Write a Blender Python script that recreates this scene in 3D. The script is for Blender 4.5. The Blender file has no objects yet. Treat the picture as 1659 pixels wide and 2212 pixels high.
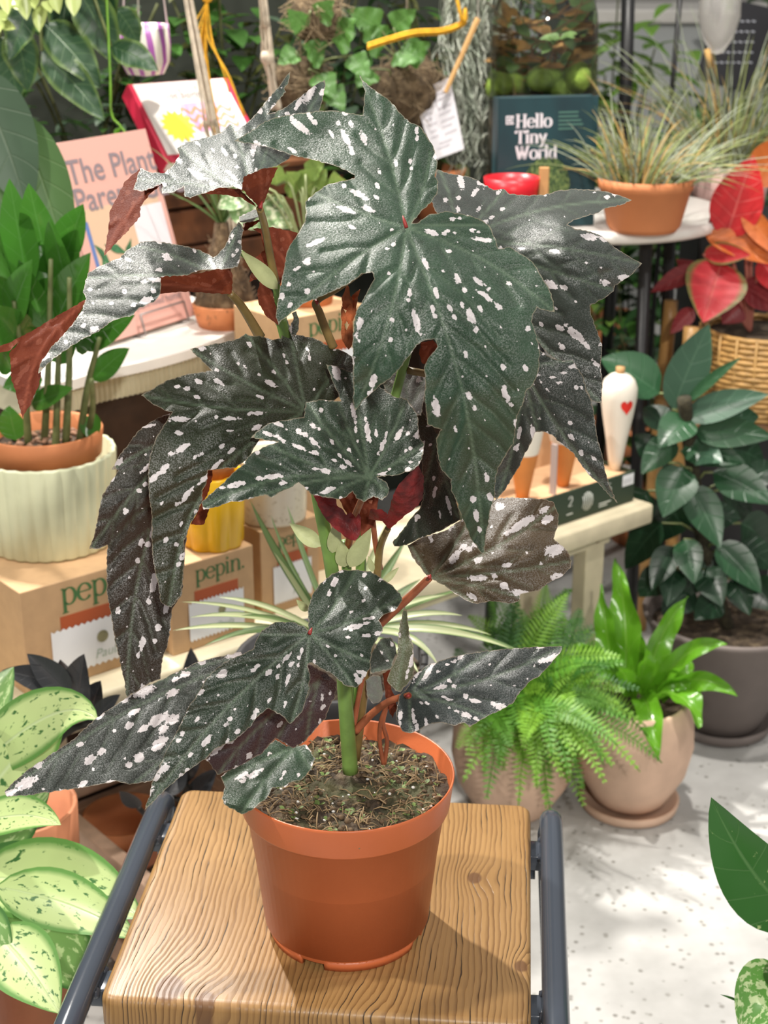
import bpy, bmesh, math, random
import numpy as np
from mathutils import Vector, Matrix, noise
from mathutils.geometry import delaunay_2d_cdt

rnd = random.Random(7)
SC = bpy.context.scene
COL = SC.collection

# ------------------------------------------------------------------ camera
F, CX, CY, PITCH, CAMH = 3320.0, 829.5, 1106.0, math.radians(21.0), 1.35
CAM = Vector((0, 0, CAMH))
cd = bpy.data.cameras.new('camera')
cam = bpy.data.objects.new('camera', cd); COL.objects.link(cam)
cam.location = CAM; cam.rotation_euler = (math.pi / 2 - PITCH, 0, 0)
cd.sensor_fit = 'HORIZONTAL'; cd.sensor_width = 36.0; cd.lens = 36.0 * F / 1659.0
cd.clip_start = 0.05; cd.clip_end = 60
cd.dof.use_dof = True; cd.dof.focus_distance = 1.07; cd.dof.aperture_fstop = 18
SC.camera = cam

# ------------------------------------------------------------------ light
w = bpy.data.worlds.new('shop_air'); SC.world = w; w.use_nodes = True
w.node_tree.nodes['Background'].inputs[0].default_value = (1.0, 0.985, 0.96, 1)
w.node_tree.nodes['Background'].inputs[1].default_value = 0.30
def spot(name, loc, target, power, size=0.06, angle=60, blend=0.6, col=(1, 0.95, 0.88)):
    d = bpy.data.lights.new(name, 'SPOT'); d.energy = power; d.shadow_soft_size = size
    d.spot_size = math.radians(angle); d.spot_blend = blend; d.color = col
    o = bpy.data.objects.new(name, d); COL.objects.link(o); o.location = loc
    o.rotation_euler = (Vector(target) - Vector(loc)).to_track_quat('-Z', 'Y').to_euler()
    return o
spot('track_spot', (-1.0, 2.9, 3.0), (0.05, 1.2, 0.6), 400, 0.04, 75)
spot('front_fill', (0.30, -1.1, 2.2), (-0.03, 1.1, 0.75), 135, 0.06, 60)  # added fill lamp, set low in front to brighten the pot beneath the leaves
spot('track_spot.002', (1.5, 1.0, 3.0), (0.6, 2.3, 0.5), 45, 0.05, 80)
spot('track_spot.003', (-1.6, 0.9, 3.0), (-0.5, 2.2, 0.7), 150, 0.05, 80)
spot('track_spot.004', (0.3, 2.0, 3.2), (0.3, 3.3, 0.9), 190, 0.05, 95)
vs = SC.view_settings
vs.view_transform = 'Standard'; vs.look = 'None'; vs.exposure = 0.42; vs.gamma = 1.0
vs.use_curve_mapping = False

# ------------------------------------------------------------------ pixel helpers
SP, CP = math.sin(PITCH), math.cos(PITCH)
def ray(x, y):
    rx = (x - CX) / F; up = -(y - CY) / F
    return Vector((rx, CP + up * SP, -SP + up * CP))
def at_Y(x, y, Y):
    d = ray(x, y); return CAM + d * (Y / d.y)
def at_z(x, y, z):
    d = ray(x, y); return CAM + d * ((z - CAMH) / d.z)
def px_m(n, p):            # n pixels at the depth of point p, in metres
    return n * ((p - CAM).dot(Vector((0, CP, -SP)))) / F

# ------------------------------------------------------------------ objects
def put(o, parent=None):
    COL.objects.link(o)
    if parent is not None: o.parent = parent
    return o
def wloc(o):
    v = Vector((0, 0, 0))
    while o is not None:
        v += o.location; o = o.parent
    return v
def thing(name, loc, label, cat, group=None):
    o = bpy.data.objects.new(name, None); put(o)
    o.location = loc; o.empty_display_size = 0.05
    return tag(o, label, cat, group)
def tag(o, label=None, cat=None, group=None, kind=None):
    if label: o['label'] = label
    if cat: o['category'] = cat
    if group: o['group'] = group
    if kind: o['kind'] = kind
    return o
class MB:
    def __init__(s): s.v = []; s.f = []; s.mi = []; s.uv = {}
    def add(s, vs, fs, mi=0, uvs=None):
        b = len(s.v); s.v += [tuple(v) for v in vs]
        for f in fs: s.f.append([b + i for i in f]); s.mi.append(mi)
        if uvs is not None:
            for i, u in enumerate(uvs): s.uv[b + i] = u
        return s
    def build(s, name, mats, parent=None, smooth=True, origin=None):
        me = bpy.data.meshes.new(name)
        org = wloc(parent) if parent is not None else (Vector(origin) if origin is not None else Vector((0, 0, 0)))
        me.from_pydata([(v[0] - org.x, v[1] - org.y, v[2] - org.z) for v in s.v], [], s.f)
        if not isinstance(mats, (list, tuple)): mats = [mats]
        for m in mats: me.materials.append(m)
        me.polygons.foreach_set('material_index', s.mi)
        if s.uv:
            l = me.uv_layers.new(name='UVMap')
            vi = np.zeros(len(me.loops), int); me.loops.foreach_get('vertex_index', vi)
            arr = np.zeros((len(s.v), 2))
            for k, u in s.uv.items(): arr[k] = u
            l.data.foreach_set('uv', arr[vi].ravel())
        if smooth: me.polygons.foreach_set('use_smooth', [True] * len(me.polygons))
        me.validate(); me.update()
        o = bpy.data.objects.new(name, me)
        if parent is None and origin is not None: o.location = origin
        return put(o, parent)
    # -------- shapes
    def box(s, c, size, rz=0, mi=0, bevel=0.0, M=None):
        bm = bmesh.new(); bmesh.ops.create_cube(bm, size=1)
        for v in bm.verts: v.co = Vector((v.co.x * size[0], v.co.y * size[1], v.co.z * size[2]))
        if bevel: bmesh.ops.bevel(bm, geom=bm.edges[:], offset=bevel, segments=2, affect='EDGES', profile=0.5)
        R = (M if M is not None else Matrix.Rotation(rz, 3, 'Z'))
        vs_ = [R @ v.co + Vector(c) for v in bm.verts]; bm.verts.index_update()
        fs = [[v.index for v in f.verts] for f in bm.faces]; bm.free()
        return s.add(vs_, fs, mi)
    def tube(s, pts, r, seg=8, mi=0, cap=True):
        pts = [Vector(p) for p in pts]; n = len(pts)
        rs = r if isinstance(r, (list, tuple)) else [r] * n
        vs_, fs = [], []
        a = None
        for i, p in enumerate(pts):
            t = (pts[min(i + 1, n - 1)] - pts[max(i - 1, 0)])
            t = t.normalized() if t.length > 1e-9 else Vector((0, 0, 1))
            if a is None:
                a = Vector((0, 0, 1)) if abs(t.z) < 0.9 else Vector((1, 0, 0))
            a = (a - t * a.dot(t)).normalized(); b = t.cross(a)
            for k in range(seg):
                q = 2 * math.pi * k / seg
                vs_.append(p + (a * math.cos(q) + b * math.sin(q)) * rs[i])
        for i in range(n - 1):
            for k in range(seg):
                k2 = (k + 1) % seg
                fs.append([i * seg + k, i * seg + k2, (i + 1) * seg + k2, (i + 1) * seg + k])
        if cap:
            fs.append(list(range(seg))[::-1]); fs.append([(n - 1) * seg + k for k in range(seg)])
        return s.add(vs_, fs, mi)
    def lathe(s, prof, c, seg=40, mi=0, rad=None, closed=False):
        c = Vector(c); vs_, fs = [], []
        for j, (r, z) in enumerate(prof):
            for k in range(seg):
                q = 2 * math.pi * k / seg
                rr = r * (rad(q, j) if rad else 1)
                vs_.append((c.x + rr * math.cos(q), c.y + rr * math.sin(q), c.z + z))
        for j in range(len(prof) - 1):
            for k in range(seg):
                k2 = (k + 1) % seg
                fs.append([j * seg + k, j * seg + k2, (j + 1) * seg + k2, (j + 1) * seg + k])
        return s.add(vs_, fs, mi)
    def ball(s, c, r, mi=0, sub=1, sq=(1, 1, 1)):
        bm = bmesh.new(); bmesh.ops.create_icosphere(bm, subdivisions=sub, radius=r)
        vs_ = [Vector((v.co.x * sq[0], v.co.y * sq[1], v.co.z * sq[2])) + Vector(c) for v in bm.verts]
        fs = [[v.index for v in f.verts] for f in bm.faces]; bm.free()
        return s.add(vs_, fs, mi)
def smooth_path(pts, n=6):
    pts = [Vector(p) for p in pts]; out = []
    P = [pts[0]] + pts + [pts[-1]]
    for i in range(1, len(P) - 2):
        for k in range(n):
            t = k / n; t2, t3 = t * t, t ** 3
            out.append(0.5 * ((2 * P[i]) + (P[i + 1] - P[i - 1]) * t + (2 * P[i - 1] - 5 * P[i] + 4 * P[i + 1] - P[i + 2]) * t2
                              + (3 * P[i] - P[i - 1] - 3 * P[i + 1] + P[i + 2]) * t3))
    out.append(pts[-1]); return out

# ------------------------------------------------------------------ materials
MATS = {}
class NT:
    def __init__(s, name):
        s.m = bpy.data.materials.new(name); s.m.use_nodes = True; s.t = s.m.node_tree
        s.b = s.t.nodes['Principled BSDF']
    def n(s, typ, **kw):
        x = s.t.nodes.new(typ)
        for k, v in kw.items(): setattr(x, k, v)
        return x
    def l(s, a, b): s.t.links.new(a, b)
    def val(s, sock, v):
        if hasattr(v, 'is_output'): s.l(v, sock)
        elif isinstance(v, (tuple, list)): sock.default_value = tuple(v) + ((1,) if len(v) == 3 and sock.type == 'RGBA' else ())
        else: sock.default_value = v
    def mix(s, f, a, b):
        x = s.n('ShaderNodeMix', data_type='RGBA'); s.val(x.inputs[0], f); s.val(x.inputs[6], a); s.val(x.inputs[7], b); return x.outputs[2]
    def math(s, op, a, b=0.5, c=0.0):
        x = s.n('ShaderNodeMath', operation=op); s.val(x.inputs[0], a); s.val(x.inputs[1], b); s.val(x.inputs[2], c); return x.outputs[0]
    def ramp(s, f, stops, interp='LINEAR'):
        x = s.n('ShaderNodeValToRGB'); r = x.color_ramp; r.interpolation = interp
        while len(r.elements) > 1: r.elements.remove(r.elements[-1])
        for i, (p, c) in enumerate(stops):
            e = r.elements[0] if i == 0 else r.elements.new(p)
            e.position = p; e.color = tuple(c) + (1,) if len(c) == 3 else c
        s.val(x.inputs[0], f); return x.outputs[0]
    def noise(s, scale, detail=3, vec=None, rough=0.5, dist=0.0, dims='3D'):
        x = s.n('ShaderNodeTexNoise', noise_dimensions=dims); x.inputs['Scale'].default_value = scale; x.inputs['Detail'].default_value = detail
        x.inputs['Roughness'].default_value = rough; x.inputs['Distortion'].default_value = dist
        if vec is not None: s.l(vec, x.inputs['Vector'])
        return x
    def coord(s, k='Object'): return s.n('ShaderNodeTexCoord').outputs[k]
    def sep(s, v):
        x = s.n('ShaderNodeSeparateXYZ'); s.l(v, x.inputs[0]); return x.outputs
    def comb(s, a, b, c=0.0):
        x = s.n('ShaderNodeCombineXYZ'); s.val(x.inputs[0], a); s.val(x.inputs[1], b); s.val(x.inputs[2], c); return x.outputs[0]
    def bump(s, h, strength=0.3, dist=0.002):
        x = s.n('ShaderNodeBump'); x.inputs['Strength'].default_value = strength; x.inputs['Distance'].default_value = dist
        s.l(h, x.inputs['Height']); s.l(x.outputs[0], s.b.inputs['Normal'])
    def set(s, **kw):
        for k, v in kw.items(): s.val(s.b.inputs[k.replace('_', ' ')], v)
        return s
def M(name, col, rough=0.5, var=0.0, scale=30, bump=0.0, bscale=200, metal=0.0, **kw):
    if name in MATS: return MATS[name]
    t = NT(name); t.set(Roughness=rough, Metallic=metal)
    if var:
        nz = t.noise(scale, 4, t.coord())
        dark = tuple(max(0, c * (1 - var)) for c in col); light = tuple(min(1, c * (1 + var)) for c in col)
        t.l(t.ramp(nz.outputs[0], [(0.3, dark), (0.7, light)]), t.b.inputs['Base Color'])
    else: t.set(Base_Color=col)
    if bump: t.bump(t.noise(bscale, 4, t.coord()).outputs[0], bump, 0.002)
    for k, v in kw.items(): t.val(t.b.inputs[k.replace('_', ' ')], v)
    MATS[name] = t.m; return t.m
def leaf_mat(name, base, vein=None, edge=None, speck=None, speck_amt=0.5, speck_scale=(9, 30), rough=0.35, veins=9, vein_w=0.12, var=0.25, trans=0.25, under=None, spec=0.5, mid_w=0.06):
    """UV: x across (-1..1 as 0..1), y along the leaf."""
    if name in MATS: return MATS[name]
    t = NT(name); uv = t.coord('UV'); x, y, _ = t.sep(uv)
    ax = t.math('ABSOLUTE', t.math('MULTIPLY_ADD', x, 2.0, -1.0))
    nz = t.noise(14, 3, t.coord())
    col = t.mix(nz.outputs[0], tuple(c * (1 - var) for c in base), tuple(min(1, c * (1 + var)) for c in base))
    if speck is not None:
        v = t.comb(t.math('MULTIPLY', t.math('ADD', y, t.math('MULTIPLY', ax, -0.12)), speck_scale[0]), t.math('MULTIPLY', x, speck_scale[1]))
        n2 = t.noise(1.0, 3, v, 0.6, 0.4)
        oi = t.n('ShaderNodeObjectInfo')
        n2.noise_dimensions = '4D'; t.l(t.math('MULTIPLY', oi.outputs['Random'], 50.0), n2.inputs['W'])
        f = t.ramp(n2.outputs[0], [(speck_amt, (0, 0, 0)), (speck_amt + 0.05, (1, 1, 1))])
        col = t.mix(f, col, speck)
    if edge is not None:
        col = t.mix(t.ramp(ax, [(0.72, (0, 0, 0)), (0.9, (1, 1, 1))]), col, edge)
    if vein is not None:
        ph = t.math('MULTIPLY', t.math('ADD', y, t.math('MULTIPLY', ax, -0.16)), float(veins))
        fr = t.math('ABSOLUTE', t.math('SUBTRACT', t.math('FRACT', ph), 0.5))
        lat = t.ramp(fr, [(0.0, (1, 1, 1)), (vein_w, (0, 0, 0))])
        mid = t.ramp(ax, [(0.0, (1, 1, 1)), (mid_w, (0, 0, 0))])
        vf = t.math('MAXIMUM', mid, t.math('MULTIPLY', lat, 0.7))
        col = t.mix(vf, col, vein)
        t.bump(t.math('MULTIPLY', vf, -1.0), 0.35, 0.0015)
    if under is not None:
        g = t.n('ShaderNodeNewGeometry'); col = t.mix(g.outputs['Backfacing'], col, under)
    t.l(col, t.b.inputs['Base Color']); t.set(Roughness=rough)
    t.val(t.b.inputs['Specular IOR Level'], spec)
    if trans:
        tr = t.n('ShaderNodeBsdfTranslucent'); t.l(col, tr.inputs[0])
        ms = t.n('ShaderNodeMixShader'); ms.inputs[0].default_value = trans
        t.l(t.b.outputs[0], ms.inputs[1]); t.l(tr.outputs[0], ms.inputs[2])
        t.l(ms.outputs[0], t.t.nodes['Material Output'].inputs[0])
    MATS[name] = t.m; return t.m

# ------------------------------------------------------------------ generic leaf
PROF = {
    'ovate': lambda t: (math.sin(math.pi * t ** 0.72)) ** 0.85 if 0 < t < 1 else 0.0,
    'lance': lambda t: (math.sin(math.pi * t ** 0.8)) ** 0.9 * (1 - 0.25 * t) if 0 < t < 1 else 0.0,
    'strap': lambda t: min(1, 0.45 + 2.2 * t) * (1 - max(0, (t - 0.55) / 0.45) ** 1.8),
    'heart': lambda t: min(1.0, (t / 0.12) ** 0.5) * (1 - max(0, (t - 0.18) / 0.82) ** 1.5) if t > 0 else 0.25,
    'round': lambda t: (1 - (2 * t - 1) ** 2) ** 0.5 if 0 < t < 1 else 0.0,
    'blade': lambda t: (1 - t) ** 0.7,
}
def leaf_geo(mb, p0, p1, width, bow=None, face=None, prof='ovate', fold=0.15, n=10, m=4, curl=0.0, mi=0, wave=0.0, seed=0):
    p0, p1 = Vector(p0), Vector(p1)
    L = (p1 - p0).length
    pm = (p0 + p1) / 2 + (Vector(bow) if bow is not None else Vector((0, 0, L * 0.15)))
    mid = (p0 + p1) / 2
    if face is None: face = ((CAM - mid).normalized() * 0.6 + Vector((0, 0, 0.8)))
    face = Vector(face).normalized(); vs_, uv, fs = [], [], []
    pf = PROF[prof]
    for i in range(n + 1):
        t = i / n
        c = p0 * (1 - t) ** 2 + pm * 2 * t * (1 - t) + p1 * t * t
        T = ((pm - p0) * (1 - t) + (p1 - pm) * t)
        T = T.normalized() if T.length > 1e-9 else (p1 - p0).normalized()
        side = T.cross(face)
        side = side.normalized() if side.length > 1e-6 else Vector((1, 0, 0))
        nrm = side.cross(T).normalized()
        hw = width * 0.5 * pf(t)
        for j in range(m + 1):
            s_ = 2 * j / m - 1
            q = c + side * (s_ * hw) + nrm * (fold * hw * (abs(s_) ** 1.5) - curl * width * t * t)
            if wave: q = q + nrm * (wave * width * abs(s_) * math.sin(t * 17 + s_ * 2 + seed))
            vs_.append(q); uv.append(((s_ + 1) / 2, t))
    for i in range(n):
        for j in range(m):
            a = i * (m + 1) + j
            fs.append([a, a + 1, a + m + 2, a + m + 1])
    mb.add(vs_, fs, mi, uv)
def leaf(parent, name, p0, p1, width, mat, label=None, **kw):
    mb = MB(); leaf_geo(mb, p0, p1, width, **kw)
    o = mb.build(name, mat, parent)
    if label: o['label'] = label
    return o
def leaf_px(parent, a, b, wpx, Ya, Yb, mat, name='leaf', bowpx=(0, 0), bowY=0.0, **kw):
    """leaf between two photo points whose horizontal distances are known"""
    p0, p1 = at_Y(a[0], a[1], Ya), at_Y(b[0], b[1], Yb)
    mx, my = (a[0] + b[0]) / 2, (a[1] + b[1]) / 2
    bow = (at_Y(mx + bowpx[0], my + bowpx[1], (Ya + Yb) / 2 + bowY) - (p0 + p1) / 2)
    return leaf(parent, name, p0, p1, px_m(wpx, (p0 + p1) / 2), mat, bow=bow, **kw)
# ================================================================== floor and walls
def floor_material():
    t = NT('painted_concrete'); c = t.coord()
    vo = t.n('ShaderNodeTexVoronoi'); vo.inputs['Scale'].default_value = 62; vo.inputs['Randomness'].default_value = 1
    t.l(c, vo.inputs['Vector'])
    n1 = t.noise(9, 5, c, 0.6); n2 = t.noise(90, 3, c); n3 = t.noise(1.7, 3, c)
    sel = t.math('GREATER_THAN', t.sep(vo.outputs['Color'])[0], 0.45)
    sp = t.math('MULTIPLY', t.ramp(t.math('ADD', vo.outputs['Distance'], t.math('MULTIPLY', n2.outputs[0], 0.22)), [(0.26, (1, 1, 1)), (0.38, (0, 0, 0))]), sel)
    base = t.ramp(n1.outputs[0], [(0.3, (0.40, 0.395, 0.38)), (0.65, (0.53, 0.525, 0.51))])
    worn = t.ramp(n3.outputs[0], [(0.58, (0, 0, 0)), (0.72, (0.35, 0.35, 0.35))])
    col = t.mix(t.math('MULTIPLY', sp, t.math('MULTIPLY', n1.outputs[0], 1.5)), base, (0.20, 0.19, 0.17))
    col = t.mix(worn, col, (0.40, 0.36, 0.31))
    t.l(col, t.b.inputs['Base Color']); t.set(Roughness=0.55)
    t.bump(t.math('SUBTRACT', 1.0, sp), 0.15, 0.001); return t.m
mb = MB(); mb.box((0.3, 3.2, -0.025), (9, 9.4, 0.05)); tag(mb.build('floor', floor_material(), smooth=False), kind='structure')

# ================================================================== step stool
PX, PY = -0.030, 1.044                      # begonia pot axis
SEAT = 0.592
def wood_material():
    t = NT('worn_pine'); c = t.coord(); x, y, z = t.sep(c)
    warp = t.noise(7.5, 3, t.comb(x, t.math('MULTIPLY', y, 0.35), z))
    warp2 = t.noise(2.5, 1, t.comb(x, t.math('MULTIPLY', y, 0.6), 3.0))
    xx = t.math('ADD', x, t.math('ADD', t.math('MULTIPLY', t.math('SUBTRACT', warp.outputs[0], 0.5), 0.036), t.math('MULTIPLY', t.math('SUBTRACT', warp2.outputs[0], 0.5), 0.05)))
    wv = t.noise(1.0, 3, t.comb(t.math('MULTIPLY', x, 45), t.math('MULTIPLY', y, 14), 5.0), 0.6)
    xx = t.math('ADD', xx, t.math('MULTIPLY', t.math('SUBTRACT', wv.outputs[0], 0.5), 0.0075))
    # knots push the grain aside
    knots = [(-0.112, -0.135, 0.026), (-0.122, -0.172, 0.012), (-0.082, -0.147, 0.018), (0.03, -0.185, 0.03), (0.155, -0.085, 0.012), (0.115, 0.03, 0.014)]
    kd = None; knotmask = None
    for i, (kx, ky, kr) in enumerate(knots):
        dx = t.math('SUBTRACT', x, kx); dy = t.math('MULTIPLY', t.math('SUBTRACT', y, ky), 0.75)
        d = t.math('SQRT', t.math('ADD', t.math('MULTIPLY', dx, dx), t.math('MULTIPLY', dy, dy)))
        g = t.math('POWER', 2.718, t.math('MULTIPLY', t.math('MULTIPLY', d, d), -0.7 / (kr * kr)))
        xx = t.math('ADD', xx, t.math('MULTIPLY', g, kr * 0.75))
        km = t.ramp(t.math('DIVIDE', d, kr), [(0.36, (1, 1, 1)), (0.5, (0, 0, 0))])
        knotmask = km if knotmask is None else t.math('MAXIMUM', knotmask, km)
    ph = t.math('MULTIPLY', xx, 215.0)
    fr = t.math('FRACT', ph)
    rvar = t.noise(1.0, 3, t.comb(t.math('MULTIPLY', xx, 60), t.math('MULTIPLY', y, 6), 7.0))
    ring = t.math('MULTIPLY', t.ramp(fr, [(0.0, (0, 0, 0)), (0.45, (0.12, 0.12, 0.12)), (0.8, (0.8, 0.8, 0.8)), (0.9, (1, 1, 1)), (0.95, (1, 1, 1)), (1.0, (0, 0, 0))]), t.ramp(rvar.outputs[0], [(0.3, (0.25, 0.25, 0.25)), (0.6, (1, 1, 1))]))
    fine = t.noise(1.0, 4, t.comb(t.math('MULTIPLY', x, 900), t.math('MULTIPLY', y, 30), 0.0))
    crk = t.noise(1.0, 3, t.comb(t.math('MULTIPLY', xx, 120), t.math('MULTIPLY', y, 9), 1.0), 0.6)
    crack = t.math('MULTIPLY', t.ramp(crk.outputs[0], [(0.52, (0, 0, 0)), (0.60, (1, 1, 1))]), t.ramp(fr, [(0.78, (0, 0, 0)), (0.86, (1, 1, 1)), (0.94, (1, 1, 1)), (1.0, (0, 0, 0))]))
    patch = t.noise(9, 3, c)
    base = t.mix(fine.outputs[0], (0.24, 0.128, 0.040), (0.38, 0.215, 0.077))
    base = t.mix(t.ramp(patch.outputs[0], [(0.35, (0, 0, 0)), (0.7, (0.55, 0.55, 0.55))]), base, (0.44, 0.265, 0.11))
    col = t.mix(t.math('MULTIPLY', ring, 0.88), base, (0.15, 0.070, 0.022))
    col = t.mix(t.math('MULTIPLY', crack, 0.9), col, (0.03, 0.022, 0.015))
    col = t.mix(t.math('MULTIPLY', knotmask, 0.85), col, (0.13, 0.06, 0.025))
    t.l(col, t.b.inputs['Base Color']); t.set(Roughness=0.42)
    t.bump(t.math('SUBTRACT', 1.0, t.math('MAXIMUM', t.math('MULTIPLY', ring, 0.5), crack)), 0.55, 0.0012)
    return t.m
ST_A = math.radians(-5.0)                   # stool turned a little to the right
bl, br = at_z(383, 1700, SEAT), at_z(1146, 1737, SEAT)
fl, fr_ = at_z(226, 2160, SEAT), at_z(1148, 2212, SEAT)
print('STOOL', bl, br, fl, fr_)
sc_ = (bl + br + fl + fr_) / 4
sx = ((br - bl).length + (fr_ - fl).length) / 2; sy = ((bl - fl).length + (br - fr_).length) / 2
dirx = ((br - bl) + (fr_ - fl)).normalized(); ST_A = math.atan2(dirx.y, dirx.x)
stool = thing('step_stool', (sc_.x, sc_.y, 0), 'wooden topped stool with dark grey tubular steel frame under the begonia', 'stool')
stool.rotation_euler = (0, 0, 0)
ca, sa = math.cos(ST_A), math.sin(ST_A)
def sl(x, y, z): return Vector((sc_.x + x * ca - y * sa, sc_.y + x * sa + y * ca, z))
bm = bmesh.new(); bmesh.ops.create_cube(bm, size=1)
TH = 0.034
for v in bm.verts: v.co = Vector((v.co.x * sx, v.co.y * sy, v.co.z * TH))
bmesh.ops.bevel(bm, geom=[e for e in bm.edges if abs(e.verts[0].co.z - e.verts[1].co.z) > 0.01], offset=0.012, segments=5, affect='EDGES', profile=0.5)
bmesh.ops.bevel(bm, geom=[e for e in bm.edges if abs(e.verts[0].co.z - e.verts[1].co.z) < 1e-5 and len(e.link_faces) == 2 and abs(e.link_faces[0].normal.z - e.link_faces[1].normal.z) > 0.5], offset=0.006, segments=3, affect='EDGES', profile=0.5)
me = bpy.data.meshes.new('seat'); bm.to_mesh(me); bm.free(); me.materials.append(wood_material())
me.polygons.foreach_set('use_smooth', [True] * len(me.polygons))
seat = bpy.data.objects.new('seat', me); put(seat, stool); seat.location = (0, 0, SEAT - TH / 2); seat.rotation_euler = (0, 0, ST_A)
steel = M('grey_enamel', (0.050, 0.060, 0.078), 0.17, bump=0.04, bscale=60)
TR = 0.0105
for sgn in (-1, 1):
    xo = sgn * (sx / 2 + 0.019)
    splay = sgn * 0.03
    zt = SEAT - 0.012
    yb, yf = sy / 2 - 0.006, -sy / 2 - 0.035
    pts = [sl(xo + splay, yb + 0.055, 0.0), sl(xo + splay * 0.5, yb + 0.035, zt * 0.5), sl(xo, yb + 0.014, zt - 0.05), sl(xo, yb + 0.006, zt - 0.016), sl(xo, yb - 0.012, zt),
           sl(xo, (yb + yf) / 2, zt), sl(xo, yf + 0.012, zt), sl(xo, yf - 0.006, zt - 0.016), sl(xo, yf - 0.014, zt - 0.05), sl(xo + splay * 0.5, yf - 0.035, zt * 0.5), sl(xo + splay, yf - 0.055, 0.0)]
    mb = MB(); mb.tube(smooth_path(pts, 5), TR, 14)
    mb.build('side_frame', steel, stool)
    for yy in (yb - 0.045, yf + 0.075):
        mb = MB(); R = Matrix.Rotation(ST_A, 3, 'Z')
        mb.box(sl(sgn * (sx / 2 + 0.005), yy, SEAT - 0.022), (0.022, 0.026, 0.016), M=R, bevel=0.002)
        mb.box(sl(sgn * (sx / 2 - 0.03), yy, SEAT - TH - 0.002), (0.07, 0.026, 0.004), M=R)
        mb.ball(sl(xo - sgn * 0.009, yy + 0.013, SEAT - 0.016), 0.0045, sq=(1, 1.2, 1.4)); mb.ball(sl(xo - sgn * 0.009, yy - 0.013, SEAT - 0.016), 0.0045, sq=(1, 1.2, 1.4))
        mb.build('bracket', steel, stool)
    mb = MB(); z1 = 0.17; k = 1 - z1 / zt
    mb.tube([sl(xo + splay * 0.8, yb + 0.047, z1), sl(xo + splay * 0.8, yf - 0.047, z1)], 0.008, 10)
    mb.build('stretcher', steel, stool)
for yy in (sy / 2 + 0.035, -sy / 2 - 0.075):
    mb = MB(); mb.tube([sl(-sx / 2 - 0.034, yy, 0.3), sl(sx / 2 + 0.034, yy, 0.3)], 0.008, 10); mb.build('rung', steel, stool)

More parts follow.
